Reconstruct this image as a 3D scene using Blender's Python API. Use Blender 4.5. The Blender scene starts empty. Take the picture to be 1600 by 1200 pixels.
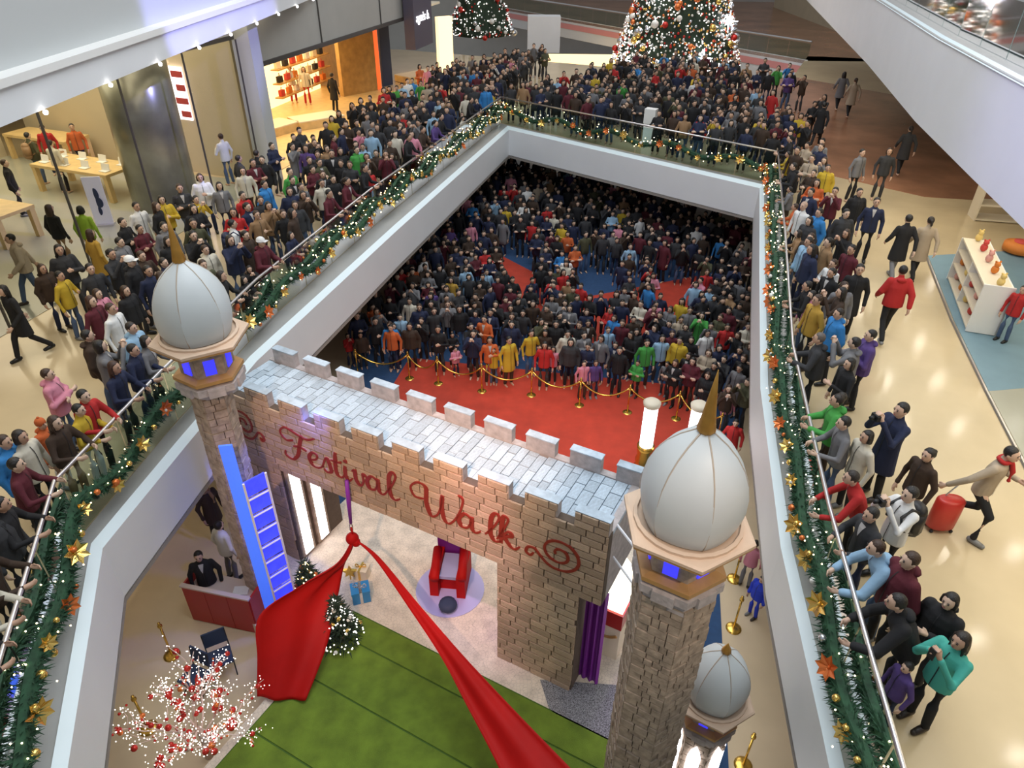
import bpy, bmesh, math, random
from mathutils import Vector, Matrix, noise
from mathutils.geometry import tessellate_polygon

random.seed(11)
scene = bpy.context.scene
COL = scene.collection

# ------------------------------------------------------------------ camera
CZ = 12.2          # eye height above the ground floor
U = 4.3            # upper floor
FPX = 1100.0
_n = Vector((-18.0, 1632.0, FPX)).normalized()         # straight down, in camera axes (x right, y down, z forward)
_up = -_n
_fw = Vector((0, 0, 1)); _fw = (_fw - _up * _fw.dot(_up)).normalized()
_rt = _fw.cross(_up)
if _rt.x < 0: _rt = -_rt
CAM_R = Matrix((_rt, _fw, _up))                         # camera axes -> world
cam_d = bpy.data.cameras.new('camera'); cam = bpy.data.objects.new('camera', cam_d); COL.objects.link(cam)
cam_d.sensor_width = 36; cam_d.lens = FPX / 1600 * 36; cam_d.clip_start = .1; cam_d.clip_end = 300
mx = CAM_R @ Vector((1, 0, 0)); my = CAM_R @ Vector((0, -1, 0)); mz = CAM_R @ Vector((0, 0, -1))
cam.matrix_world = Matrix.Translation((0, 0, CZ)) @ Matrix((mx, my, mz)).transposed().to_4x4()
scene.camera = cam

def ray(px, py): return CAM_R @ Vector((px - 800, py - 600, FPX))
def at(px, py, z):
    d = ray(px, py); t = (z - CZ) / d.z
    return Vector((d.x * t, d.y * t, z))
def proj(p):
    c = CAM_R.transposed() @ Vector((p[0], p[1], p[2] - CZ))
    return 800 + FPX * c.x / c.z, 600 + FPX * c.y / c.z, c.z

# ------------------------------------------------------------------ light
world = bpy.data.worlds.new('hall'); scene.world = world; world.use_nodes = True
bg = world.node_tree.nodes['Background']; bg.inputs[0].default_value = (.86, .92, 1.0, 1); bg.inputs[1].default_value = .27

def area(name, loc, size, power, color=(1, 1, 1), rot=(0, 0, 0), sizey=None):
    d = bpy.data.lights.new(name, 'AREA'); d.energy = power; d.color = color; d.size = size
    if sizey: d.shape = 'RECTANGLE'; d.size_y = sizey
    o = bpy.data.objects.new(name, d); COL.objects.link(o); o.location = loc; o.rotation_euler = rot
    return o
def spot(name, loc, target, power, color, angle=60, blend=.5, radius=.1):
    d = bpy.data.lights.new(name, 'SPOT'); d.energy = power; d.color = color; d.spot_size = math.radians(angle); d.spot_blend = blend; d.shadow_soft_size = radius
    o = bpy.data.objects.new(name, d); COL.objects.link(o); o.location = loc
    o.rotation_euler = (Vector(target) - Vector(loc)).to_track_quat('-Z', 'Y').to_euler()
    return o
area('atrium_skylight', (1.0, 13, 22), 12, 3000, (.93, .97, 1.0), sizey=26)
area('hall_skylight', (8, 42, 20), 14, 1500, (1.0, .93, .86), sizey=14)
area('right_walkway_light', (11.5, 15, 7.8), 4, 210, (1.0, .86, .62), sizey=18)
area('right_walkway_near_light', (8.2, 5.0, 7.8), 3, 90, (1.0, .86, .62), sizey=6)
area('left_walkway_light', (-9.5, 16, 9.4), 3, 260, (1.0, .87, .66), sizey=20)
area('store_light', (-15.5, 24, 9.3), 8, 560, (1.0, .86, .62), sizey=10)
area('wood_shop_light', (-10.5, 33, 7.6), 4, 380, (1.0, .74, .4), sizey=12)
area('ground_side_light', (-8.6, 9, 3.0), 4, 150, (1.0, .82, .55), sizey=8)
area('ground_side_light', (7.5, 9, 3.0), 3, 90, (1.0, .86, .65), sizey=9)
spot('stage_spot', (-2, 2, 13), (0.6, 14.8, 0), 3000, (1.0, .55, .34), 22, .9)
spot('gate_spot', (-3, 1, 12), (-2.2, 10.1, 3.3), 2800, (1.0, .62, .40), 36, .8)
spot('pier_spot', (3, .5, 13), (.8, 8.2, 2.0), 900, (1.0, .78, .6), 22, .8)
spot('blue_spot', (-3.2, 9.6, 5.6), (-4.75, 10.0, 2.4), 260, (.1, .16, 1.0), 55, .6)
spot('violet_spot', (-1.0, 9.6, 4.4), (-1.25, 10.4, .3), 420, (.42, .26, 1.0), 30, .6)
spot('violet_pier_spot', (2.6, 9.6, 3.6), (1.6, 8.4, 1.5), 60, (.5, .15, 1.0), 60, .8)
spot('pink_floor_spot', (-1.5, 6, 10), (-.4, 9.3, .3), 1100, (1.0, .55, .78), 20, .9)
spot('violet_left_fascia_spot', (2, 17, 14.5), (-7.9, 20, 10.8), 4600, (.34, .34, 1.0), 42, .25)
spot('violet_fascia_spot', (-2, 6, 15), (10.5, 12.5, 9), 2600, (.42, .40, 1.0), 26, .9)

vs = scene.view_settings
vs.view_transform = 'Standard'; vs.look = 'None'; vs.exposure = 0.25; vs.gamma = 1; vs.use_curve_mapping = False

# ------------------------------------------------------------------ materials
M = {}
def mat(name, col, rough=.6, metal=0.0, emit=0.0, ecol=None, bump=0.0, bscale=30, var=0.0, vscale=6, rnd=0.0, objcol=False, spec=.5, coat=0.0):
    m = bpy.data.materials.new(name); m.use_nodes = True
    nt = m.node_tree; b = nt.nodes['Principled BSDF']; L = nt.links
    b.inputs['Roughness'].default_value = rough; b.inputs['Metallic'].default_value = metal
    b.inputs['Specular IOR Level'].default_value = spec; b.inputs['Coat Weight'].default_value = coat
    c = nt.nodes.new('ShaderNodeRGB'); c.outputs[0].default_value = (*col, 1); out = c.outputs[0]
    if objcol:
        oi = nt.nodes.new('ShaderNodeObjectInfo'); out = oi.outputs['Color']
    if var or bump:
        tc = nt.nodes.new('ShaderNodeTexCoord')
    if var:
        nz = nt.nodes.new('ShaderNodeTexNoise'); nz.inputs['Scale'].default_value = vscale; nz.inputs['Detail'].default_value = 4
        L.new(tc.outputs['Object'], nz.inputs['Vector'])
        hv = nt.nodes.new('ShaderNodeHueSaturation'); mr = nt.nodes.new('ShaderNodeMapRange')
        mr.inputs['From Min'].default_value = .3; mr.inputs['From Max'].default_value = .7
        mr.inputs['To Min'].default_value = 1 - var; mr.inputs['To Max'].default_value = 1 + var
        L.new(nz.outputs['Fac'], mr.inputs['Value']); L.new(mr.outputs[0], hv.inputs['Value']); L.new(out, hv.inputs['Color']); out = hv.outputs[0]
    if rnd:
        oi = nt.nodes.new('ShaderNodeObjectInfo'); hv = nt.nodes.new('ShaderNodeHueSaturation'); mr = nt.nodes.new('ShaderNodeMapRange')
        mr.inputs['To Min'].default_value = 1 - rnd; mr.inputs['To Max'].default_value = 1 + rnd
        L.new(oi.outputs['Random'], mr.inputs['Value']); L.new(mr.outputs[0], hv.inputs['Value']); L.new(out, hv.inputs['Color']); out = hv.outputs[0]
    L.new(out, b.inputs['Base Color'])
    if bump:
        nz = nt.nodes.new('ShaderNodeTexNoise'); nz.inputs['Scale'].default_value = bscale; nz.inputs['Detail'].default_value = 5
        L.new(tc.outputs['Object'], nz.inputs['Vector'])
        bp = nt.nodes.new('ShaderNodeBump'); bp.inputs['Strength'].default_value = bump; bp.inputs['Distance'].default_value = .02
        L.new(nz.outputs['Fac'], bp.inputs['Height']); L.new(bp.outputs[0], b.inputs['Normal'])
    if emit:
        b.inputs['Emission Color'].default_value = (*(ecol or col), 1); b.inputs['Emission Strength'].default_value = emit
    M[name] = m
    return m
mat('cream_floor', (.56, .45, .28), .15, var=.08, vscale=.7)
mat('grey_floor', (.40, .40, .33), .2, var=.08, vscale=.6)
mat('brown_floor', (.33, .16, .09), .22, var=.3, vscale=.5)
mat('ground_floor', (.62, .50, .34), .18, var=.08, vscale=.8)
mat('slab_white', (.76, .78, .80), .5, var=.02, vscale=1)
mat('lip', (.80, .92, .96), .35)
mat('ledge', (.42, .42, .41), .35, var=.05, vscale=2)
mat('soffit', (.30, .27, .24), .8)
mat('lilac_panel', (.46, .46, .80), .5)
mat('steel', (.72, .70, .70), .28, .9)
mat('grey_panel', (.42, .41, .38), .5, var=.04, vscale=1)
mat('dark_trim', (.06, .055, .05), .4)
mat('beam_grey', (.44, .44, .46), .4)
mat('pillar_grey', (.50, .52, .52), .4)
mat('store_wall', (.55, .47, .33), .6, var=.04, vscale=1)
mat('column_metal', (.30, .30, .24), .28, .6, var=.25, vscale=1.2)
mat('wood', (.50, .30, .10), .4, var=.18, vscale=3)
mat('pale_wood', (.72, .52, .24), .4, var=.1, vscale=4)
mat('blue_carpet', (.025, .07, .17), .9, var=.1, vscale=8, bump=.3, bscale=200)
mat('shop_blue', (.17, .28, .35), .6, var=.06, vscale=2)
mat('red_carpet', (.50, .05, .025), .85, var=.1, vscale=3, bump=.3, bscale=200)
mat('cream_brick', (.56, .41, .29), .85, var=.16, vscale=9, rnd=.2, bump=.5, bscale=25)
mat('mortar', (.12, .09, .07), .95, var=.1, vscale=10)
mat('grey_stone', (.48, .58, .68), .8, var=.16, vscale=7, rnd=.15, bump=.4, bscale=20)
mat('stone_joint', (.13, .17, .22), .9)
mat('merlon_stone', (.46, .42, .42), .85, var=.18, vscale=8, bump=.5, bscale=22)
mat('tower_stone', (.40, .32, .25), .9, var=.3, vscale=8, bump=.5, bscale=22)
mat('dome', (.62, .66, .67), .42, var=.03, vscale=2)
mat('dome_rib', (.48, .40, .32), .5)
mat('ochre', (.52, .30, .11), .45, .2, var=.08, vscale=8)
mat('platform', (.66, .49, .36), .6, var=.05, vscale=5)
mat('finial_gold', (.50, .26, .05), .4, .5, var=.1, vscale=9)
mat('letter_red', (.30, .03, .02), .5)
mat('blue_glass', (.03, .03, .6), .3, emit=.8, ecol=(.05, .05, 1.0))
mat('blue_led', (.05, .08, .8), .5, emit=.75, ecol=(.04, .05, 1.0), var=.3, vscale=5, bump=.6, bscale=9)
mat('blue_face_glow', (.1, .25, .9), .5, emit=.55, ecol=(.03, .13, 1.0), bump=.5, bscale=8)  # blue floodlight on the tower face, put in as emission
mat('white_led', (1, 1, 1), .5, emit=3.2, ecol=(1.0, .96, 1.0))
mat('warm_led', (1, .95, .8), .5, emit=3.0, ecol=(1.0, .93, .72))
mat('lamp_disc', (1, 1, 1), .5, emit=55, ecol=(1.0, .93, .8))
mat('lamp_disc_small', (1, 1, 1), .5, emit=9, ecol=(1.0, .95, .9))
mat('truss_white', (.75, .75, .8), .4)
mat('purple_cloth', (.22, .02, .32), .5, .2)
mat('red_silk', (.46, .005, .004), .6, var=.08, vscale=2, spec=.2)
mat('violet_silk', (.25, .03, .4), .5)
mat('turf', (.17, .265, .025), .95, var=.22, vscale=3, bump=.8, bscale=150)
mat('turf_seam', (.07, .14, .02), .95)
mat('cobble', (.50, .45, .38), .9, var=.2, vscale=6, rnd=.12, bump=.4, bscale=25)
mat('stage_base', (.74, .65, .54), .9, var=.15, vscale=4)
_b = M['stage_base'].node_tree; _v = _b.nodes.new('ShaderNodeTexVoronoi'); _v.feature = 'DISTANCE_TO_EDGE'; _v.inputs['Scale'].default_value = 15
_t = _b.nodes.new('ShaderNodeTexCoord'); _b.links.new(_t.outputs['Object'], _v.inputs['Vector'])
_r = _b.nodes.new('ShaderNodeMapRange'); _r.inputs['From Max'].default_value = .05; _r.inputs['To Min'].default_value = .62; _b.links.new(_v.outputs['Distance'], _r.inputs['Value'])
_p = _b.nodes['Principled BSDF']; _src = _p.inputs['Base Color'].links[0].from_socket; _h = _b.nodes.new('ShaderNodeHueSaturation'); _b.links.new(_r.outputs[0], _h.inputs['Value']); _b.links.new(_src, _h.inputs['Color']); _b.links.new(_h.outputs[0], _p.inputs['Base Color'])
mat('glitter', (.26, .26, .28), .5, .2, var=.95, vscale=60, bump=.6, bscale=120)
mat('gold', (.75, .48, .10), .25, .9)
mat('gold_ball', (.85, .58, .16), .2, .85)
mat('orange_ball', (.75, .20, .05), .25, .5)
mat('red_ball', (.55, .03, .02), .22, .3)
mat('silver_ball', (.75, .78, .82), .15, .9)
mat('white_ball', (.85, .85, .8), .4)
mat('fir', (.018, .065, .030), .8, var=.4, vscale=10)
mat('fir_dark', (.012, .03, .014), .8, var=.4, vscale=10)
mat('fairy_light', (1, .9, .6), .5, emit=10, ecol=(1.0, .80, .42))
mat('fairy_white', (1, 1, 1), .5, emit=5, ecol=(1.0, .92, .85))
mat('star_light', (1, 1, 1), .5, emit=26, ecol=(.85, .85, 1.0))
mat('bark', (.40, .30, .24), .8, bump=.4, bscale=40)
mat('branch_pale', (.72, .55, .48), .7)
mat('counter_red', (.42, .02, .018), .35)
mat('counter_top', (.62, .50, .44), .4)
mat('navy', (.025, .04, .09), .7)
mat('black', (.012, .012, .014), .5)
mat('white', (.82, .82, .80), .45)
mat('cream', (.78, .70, .55), .5)
mat('pink_stripe', (.85, .36, .36), .6)
mat('rink_white', (.84, .86, .90), .5)
mat('poster', (.9, .85, .85), .4, emit=1.4, ecol=(1.0, .9, .9))
mat('poster_red', (.45, .06, .06), .4)
mat('orange_panel', (.8, .12, .02), .4, emit=.8, ecol=(1.0, .12, .02))
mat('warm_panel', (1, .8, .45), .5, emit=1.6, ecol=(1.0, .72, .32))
mat('sign_dark', (.085, .075, .11), .5)
mat('sign_white', (1, 1, 1), .5, emit=2.0)
mat('green_sign', (.02, .5, .25), .5, emit=.8, ecol=(.05, .9, .45))
mat('toy_orange', (.7, .22, .03), .6); mat('toy_pink', (.7, .35, .3), .6); mat('toy_yellow', (.8, .6, .2), .6); mat('toy_red', (.6, .06, .05), .6)
mat('gift_blue', (.03, .25, .6), .3); mat('case_red', (.55, .03, .02), .35, spec=.6)
mat('cloth', (.5, .5, .5), .85, objcol=True, bump=.35, bscale=14)
mat('skin', (.6, .4, .3), .55, objcol=True)
mat('hair', (.02, .02, .02), .45, objcol=True, bump=.5, bscale=60)
mat('shoe', (.02, .02, .02), .4, objcol=True)
mat('leather', (.02, .02, .02), .45, objcol=True)
mat('shirt_white', (.45, .43, .42), .8); mat('zip', (.02, .02, .022), .5)
mat('eye', (.01, .008, .008), .3); mat('lips', (.35, .12, .11), .5)
def glass_mat(name, tint, ior=1.3):
    m = bpy.data.materials.new(name); m.use_nodes = True; nt = m.node_tree; nt.nodes.clear()
    o = nt.nodes.new('ShaderNodeOutputMaterial'); mix = nt.nodes.new('ShaderNodeMixShader'); t = nt.nodes.new('ShaderNodeBsdfTransparent'); g = nt.nodes.new('ShaderNodeBsdfGlossy')
    f = nt.nodes.new('ShaderNodeFresnel'); f.inputs[0].default_value = ior
    t.inputs[0].default_value = (*tint, 1); g.inputs['Roughness'].default_value = .05; g.inputs[0].default_value = (1, 1, 1, 1)
    nt.links.new(f.outputs[0], mix.inputs[0]); nt.links.new(t.outputs[0], mix.inputs[1]); nt.links.new(g.outputs[0], mix.inputs[2]); nt.links.new(mix.outputs[0], o.inputs[0])
    M[name] = m
glass_mat('rail_glass', (.78, .88, .86), 1.14); glass_mat('store_glass', (.95, .96, .94), 1.08)

# ------------------------------------------------------------------ mesh helpers
class MB:
    def __init__(s): s.v = []; s.f = []; s.mi = []
    def add(s, vs, fs, mi=0):
        o = len(s.v); s.v += [tuple(p) for p in vs]; s.f += [tuple(o + i for i in f) for f in fs]; s.mi += [mi] * len(fs); return s
    def box(s, c, size, rz=0.0, mi=0):
        x, y, z = size[0] / 2, size[1] / 2, size[2] / 2; ca, sa = math.cos(rz), math.sin(rz)
        P = [(c[0] + a * x * ca - b * y * sa, c[1] + a * x * sa + b * y * ca, c[2] + d * z) for d in (-1, 1) for a, b in ((-1, -1), (1, -1), (1, 1), (-1, 1))]
        return s.add(P, [(3, 2, 1, 0), (4, 5, 6, 7), (0, 1, 5, 4), (1, 2, 6, 5), (2, 3, 7, 6), (3, 0, 4, 7)], mi)
    def hexa(s, p8, mi=0):
        return s.add(p8, [(3, 2, 1, 0), (4, 5, 6, 7), (0, 1, 5, 4), (1, 2, 6, 5), (2, 3, 7, 6), (3, 0, 4, 7)], mi)
    def prism(s, poly, z0, z1, mi=0, holes=()):
        loops = [poly] + list(holes)
        flat = [p for lp in loops for p in lp]
        tris = tessellate_polygon([[Vector((p[0], p[1], 0)) for p in lp] for lp in loops])
        n = len(flat); V = [(p[0], p[1], z1) for p in flat] + [(p[0], p[1], z0) for p in flat]; F = []
        for t in tris:
            a, b, c = [Vector((flat[i][0], flat[i][1], 0)) for i in t]
            if (b - a).cross(c - a).z < 0: t = (t[0], t[2], t[1])
            F.append(tuple(t)); F.append((n + t[0], n + t[2], n + t[1]))
        k = 0
        for li, lp in enumerate(loops):
            m = len(lp); ar = sum(lp[i][0] * lp[(i + 1) % m][1] - lp[(i + 1) % m][0] * lp[i][1] for i in range(m))
            rev = (ar < 0) != (li > 0)
            for i in range(m):
                a, b = k + i, k + (i + 1) % m
                F.append((a, n + a, n + b, b) if not rev else (b, n + b, n + a, a))
            k += m
        return s.add(V, F, mi)
    def tube(s, pts, r, n=8, cap=True, mi=0):
        pts = [Vector(p) for p in pts]; R = r if isinstance(r, (list, tuple)) else [r] * len(pts); V = []; F = []
        up = Vector((0, 0, 1))
        for i, p in enumerate(pts):
            d = (pts[min(i + 1, len(pts) - 1)] - pts[max(i - 1, 0)])
            d = d.normalized() if d.length > 1e-9 else Vector((0, 0, 1))
            a = d.cross(up)
            if a.length < .05: a = d.cross(Vector((0, 1, 0)))
            a.normalize(); b = a.cross(d)
            V += [p + (a * math.cos(2 * math.pi * k / n) + b * math.sin(2 * math.pi * k / n)) * R[i] for k in range(n)]
        for i in range(len(pts) - 1):
            for k in range(n):
                F.append((i * n + k, i * n + (k + 1) % n, (i + 1) * n + (k + 1) % n, (i + 1) * n + k))
        if cap: F.append(tuple(range(n))[::-1]); F.append(tuple(range((len(pts) - 1) * n, len(pts) * n)))
        return s.add(V, F, mi)
    def lathe(s, prof, n=16, c=(0, 0, 0), rot=0.0, mi=0, cap=True, wob=None):
        V = []; F = []
        for r, z in prof:
            V += [(c[0] + r * math.cos(rot + 2 * math.pi * k / n), c[1] + r * math.sin(rot + 2 * math.pi * k / n), c[2] + z) for k in range(n)]
        for i in range(len(prof) - 1):
            for k in range(n): F.append((i * n + k, i * n + (k + 1) % n, (i + 1) * n + (k + 1) % n, (i + 1) * n + k))
        if cap: F.append(tuple(range(n))[::-1]); F.append(tuple(range((len(prof) - 1) * n, len(prof) * n)))
        return s.add(V, F, mi)
    def ball(s, c, r, n=8, m=5, mi=0):
        rr = r if isinstance(r, (list, tuple)) else (r, r, r)
        V = [(c[0], c[1], c[2] - rr[2])]; F = []
        for i in range(1, m):
            t = -math.pi / 2 + math.pi * i / m
            V += [(c[0] + rr[0] * math.cos(t) * math.cos(2 * math.pi * k / n), c[1] + rr[1] * math.cos(t) * math.sin(2 * math.pi * k / n), c[2] + rr[2] * math.sin(t)) for k in range(n)]
        V.append((c[0], c[1], c[2] + rr[2])); e = len(V) - 1
        for k in range(n):
            F.append((0, 1 + (k + 1) % n, 1 + k)); F.append((e, e - n + k, e - n + (k + 1) % n))
        for i in range(m - 2):
            for k in range(n): a = 1 + i * n; F.append((a + k, a + (k + 1) % n, a + n + (k + 1) % n, a + n + k))
        return s.add(V, F, mi)
    def mesh(s, name, mats, smooth=False):
        me = bpy.data.meshes.new(name); me.from_pydata(s.v, [], s.f)
        for m in (mats if isinstance(mats, (list, tuple)) else [mats]): me.materials.append(M[m])
        if any(s.mi): me.polygons.foreach_set('material_index', s.mi)
        if smooth: me.polygons.foreach_set('use_smooth', [True] * len(me.polygons))
        me.update(); return me
    def build(s, name, mats, parent=None, smooth=False, **props):
        return link(name, s.mesh(name, mats, smooth), parent, **props)
WL = {}
def link(name, me, parent=None, loc=None, rot=None, scale=None, **props):
    o = bpy.data.objects.new(name, me); COL.objects.link(o)
    if loc is not None: o.location = loc
    if rot is not None: o.rotation_euler = rot
    if scale is not None: o.scale = scale
    if parent:
        o.parent = parent
        if parent.name in WL: o.matrix_parent_inverse = Matrix.Translation(-WL[parent.name])
    for k, v in props.items(): o[k] = v
    return o
def thing(name, loc, label, cat, group=None):
    o = bpy.data.objects.new(name, None); COL.objects.link(o); o.location = loc; o.empty_display_size = .2
    WL[o.name] = Vector(loc); o['label'] = label; o['category'] = cat
    if group: o['group'] = group
    return o
def tag(o, label, cat, group=None):
    o['label'] = label; o['category'] = cat
    if group: o['group'] = group
    return o
def struct(o): o['kind'] = 'structure'; return o
def smooth_path(pts, sub=6, closed=False):
    pts = [Vector(p) for p in pts]; out = []; n = len(pts)
    for i in range(n - 1 if not closed else n):
        p0 = pts[max(i - 1, 0)] if not closed else pts[i - 1]; p1 = pts[i]; p2 = pts[(i + 1) % n]; p3 = pts[min(i + 2, n - 1)] if not closed else pts[(i + 2) % n]
        for k in range(sub):
            t = k / sub
            out.append(.5 * ((2 * p1) + (p2 - p0) * t + (2 * p0 - 5 * p1 + 4 * p2 - p3) * t * t + (3 * p1 - p0 - 3 * p2 + p3) * t ** 3))
    if not closed: out.append(pts[-1])
    return out
def bevel_box_mesh(name, m, bev=.12):
    """unit block, front and edges eased"""
    bm = bmesh.new(); bmesh.ops.create_cube(bm, size=1.0)
    me = bpy.data.meshes.new(name)
    b = bev / 2; mb = MB()
    x = .5; y = .5; i = .5 - b
    V = [(-x, y, -x), (x, y, -x), (x, y, x), (-x, y, x), (-x, -i, -x), (x, -i, -x), (x, -i, x), (-x, -i, x), (-i, -y, -i), (i, -y, -i), (i, -y, i), (-i, -y, i)]
    F = [(0, 1, 2, 3)[::-1], (0, 1, 5, 4), (1, 2, 6, 5), (2, 3, 7, 6), (3, 0, 4, 7), (4, 5, 9, 8), (5, 6, 10, 9), (6, 7, 11, 10), (7, 4, 8, 11), (8, 9, 10, 11)]
    bm.free(); me.from_pydata(V, [], F); me.materials.append(M[m]); me.update(); return me

# ================================================================== STRUCTURE
SC = 7.9 / 7.7
LIP = [(-2.4, -3), (-3.3, 0), (-4.77, 3.94), (-5.95, 7.15), (-5.66, 9.5), (-5.28, 12.3), (-5.02, 13.3), (-3.4, 19.5), (-.25, 30.95), (8.35, 23.65), (6.42, 16.9), (4.90, 11.5), (4.0, 7.3), (3.60, 4.5), (3.36, 3.0), (2.9, -3)]
RAIL = [(-2.9, -3.2), (-3.8, 0), (-5.25, 4.1), (-6.33, 7.3), (-6.05, 10.0), (-5.5, 13.8), (-4.1, 19.6), (-.62, 31.7), (8.8, 23.9), (6.80, 16.8), (5.18, 11.2), (4.30, 7.0), (3.96, 5.0), (3.66, 3.2), (3.2, -3.2)]
LIP = [(x * SC, y * SC) for x, y in LIP]; RAIL = [(x * SC, y * SC) for x, y in RAIL]

struct(MB().box((2, 30, -.1), (90, 90, .2)).build('floor', 'ground_floor'))
_f = [at(1262, 88, U), at(1238, 121, U), at(1150, 125, U), at(900, 100, U)]
OUT = [(-40, -6), (40, -6), (40, 46), (_f[0].x + 1, _f[0].y)] + [(p.x, p.y) for p in _f] + [(-8, 52), (-40, 52)]
upper_floor = struct(MB().prism(OUT, U - .14, U, holes=[RAIL]).build('floor', 'cream_floor'))
struct(MB().prism(OUT, U - 1.30, U - 1.18, holes=[LIP]).build('ceiling', 'soffit'))
# ledge outside the glass, bright nosing, fascia
def band(a, b, za, zb):
    mb = MB(); n = len(a)
    for i in range(n - 1):
        mb.add([(*a[i], za), (*a[i + 1], za), (*b[i + 1], zb), (*b[i], zb)], [(0, 1, 2, 3)])
    return mb
def inset(poly, d):                                     # shift an open polyline sideways (towards the void = right hand side here)
    out = []
    for i, p in enumerate(poly):
        a = Vector(poly[max(i - 1, 0)]); b = Vector(poly[min(i + 1, len(poly) - 1)]); c = Vector(p)
        d1 = (c - a).normalized() if i > 0 else (b - c).normalized(); d2 = (b - c).normalized() if i < len(poly) - 1 else d1
        n1 = Vector((d1.y, -d1.x)); n2 = Vector((d2.y, -d2.x)); n = (n1 + n2).normalized(); k = d / max(.35, n.dot(n1))
        out.append((c.x + n.x * k, c.y + n.y * k))
    return out
RAILIN = RAIL
LIPA = inset(LIP, -.13)
sections = {'left': (0, 8), 'back': (8, 9), 'right': (9, 15)}
def resample(line, n):
    L = [0]
    for i in range(len(line) - 1): L.append(L[-1] + (Vector(line[i + 1]) - Vector(line[i])).length)
    out = []
    for k in range(n):
        t = L[-1] * k / (n - 1); i = max(j for j in range(len(L)) if L[j] <= t + 1e-9); i = min(i, len(line) - 2)
        f = (t - L[i]) / max(1e-9, L[i + 1] - L[i]); out.append((line[i][0] * (1 - f) + line[i + 1][0] * f, line[i][1] * (1 - f) + line[i + 1][1] * f))
    return out
LIP_S = {'left': LIP[0:9], 'back': LIP[8:10], 'right': LIP[9:16]}
RAIL_S = {'left': RAIL[0:8], 'back': RAIL[7:9], 'right': RAIL[8:15]}
LIPA_S = {'left': LIPA[0:9], 'back': LIPA[8:10], 'right': LIPA[9:16]}
for sec in ('left', 'back', 'right'):
    n = 60
    ra, la, lb = resample(RAIL_S[sec], n), resample(LIPA_S[sec], n), resample(LIP_S[sec], n)
    def rows(P): return P
    f1 = struct(band(la, ra, U - .03, U - .01).build('trim_%d' % (1 + list(sections).index(sec)), 'ledge'))
    mb = band(LIP_S[sec], LIPA_S[sec], U - .09, U + .02)
    mb2 = band(LIPA_S[sec], inset(LIPA_S[sec], -.02), U + .02, U - .06)
    mb.add(mb2.v, mb2.f)
    struct(mb.build('trim_%d' % (4 + list(sections).index(sec)), 'lip'))
    w = band(LIP_S[sec], LIP_S[sec], U - 1.22, U - .09)
    struct(w.build('wall_%s' % sec, 'slab_white'))

# store floor, brown floor, blue shop floor laid on the upper floor
DIRL = Vector((.25, .968)).normalized()
SF0 = Vector((-8.5, 24.0))                               # foot of the store pillar
def sfp(t, off=0): p = SF0 + DIRL * t; return (p.x - DIRL.y * off, p.y + DIRL.x * off)
struct(MB().prism([sfp(-18), sfp(0), sfp(0, 14), sfp(-18, 14)], U, U + .012).build('floor', 'grey_floor'))
b0, b1, b2, b3 = at(1270, 268, U), at(1445, 308, U), (24, 30, U), (17.0, 45, U)
struct(MB().prism([(b0.x, b0.y), (b1.x, b1.y), (22, 22), (21, 38), (16, 44), (12.2, 41)], U, U + .012).build('floor', 'brown_floor'))
sh = [at(1450, 400, U), at(1490, 500, U), at(1545, 612, U), at(1680, 870, U)]
struct(MB().prism([(sh[0].x, sh[0].y), (sh[1].x, sh[1].y), (sh[2].x, sh[2].y), (sh[2].x + 5, sh[2].y + .8), (22, 20)], U, U + .014).build('floor', 'shop_blue'))
struct(MB().prism([(sh[2].x, sh[2].y), (sh[3].x, sh[3].y), (14, 6), (14, 11.5), (sh[2].x + 5, sh[2].y + .8)], U, U + .013).build('floor', 'grey_floor'))
# pale kerb of the shop
struct(MB().tube([(p.x - .06, p.y, U + .015) for p in sh], .035, 6).build('trim_7', 'steel'))

# left: slab above the walkway (white band, lit ledge, lilac-lit face)
TLX = lambda y: -7.62 + .012 * y
mb = MB(); Y0, Y1 = -4, 60
mb.hexa([(TLX(Y0), Y0, 9.5), (TLX(Y1), Y1, 9.5), (-40, Y1, 9.5), (-40, Y0, 9.5), (TLX(Y0), Y0, 10.05), (TLX(Y1), Y1, 10.05), (-40, Y1, 10.05), (-40, Y0, 10.05)])
struct(mb.build('ceiling', 'slab_white'))
struct(MB().hexa([(TLX(Y0) + .06, Y0, 9.98), (TLX(Y1) + .06, Y1, 9.98), (TLX(Y1) - .4, Y1, 9.98), (TLX(Y0) - .4, Y0, 9.98), (TLX(Y0) + .06, Y0, 10.1), (TLX(Y1) + .06, Y1, 10.1), (TLX(Y1) - .4, Y1, 10.1), (TLX(Y0) - .4, Y0, 10.1)]).build('trim_8', 'white'))
struct(MB().hexa([(TLX(Y0) - .3, Y0, 10.1), (TLX(14.5) - .3, 14.5, 10.1), (TLX(14.5) - .6, 14.5, 10.1), (TLX(Y0) - .6, Y0, 10.1), (TLX(Y0) - .3, Y0, 13), (TLX(14.5) - .3, 14.5, 13), (TLX(14.5) - .6, 14.5, 13), (TLX(Y0) - .6, Y0, 13)]).build('wall_upper_left', 'pillar_grey'))
struct(MB().hexa([(TLX(14.5) - .3, 14.5, 10.1), (TLX(Y1) - .3, Y1, 10.1), (TLX(Y1) - .6, Y1, 10.1), (TLX(14.5) - .6, 14.5, 10.1), (TLX(14.5) - .3, 14.5, 13), (TLX(Y1) - .3, Y1, 13), (TLX(Y1) - .6, Y1, 13), (TLX(14.5) - .6, 14.5, 13)]).build('wall_upper_left', 'pillar_grey'))
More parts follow.
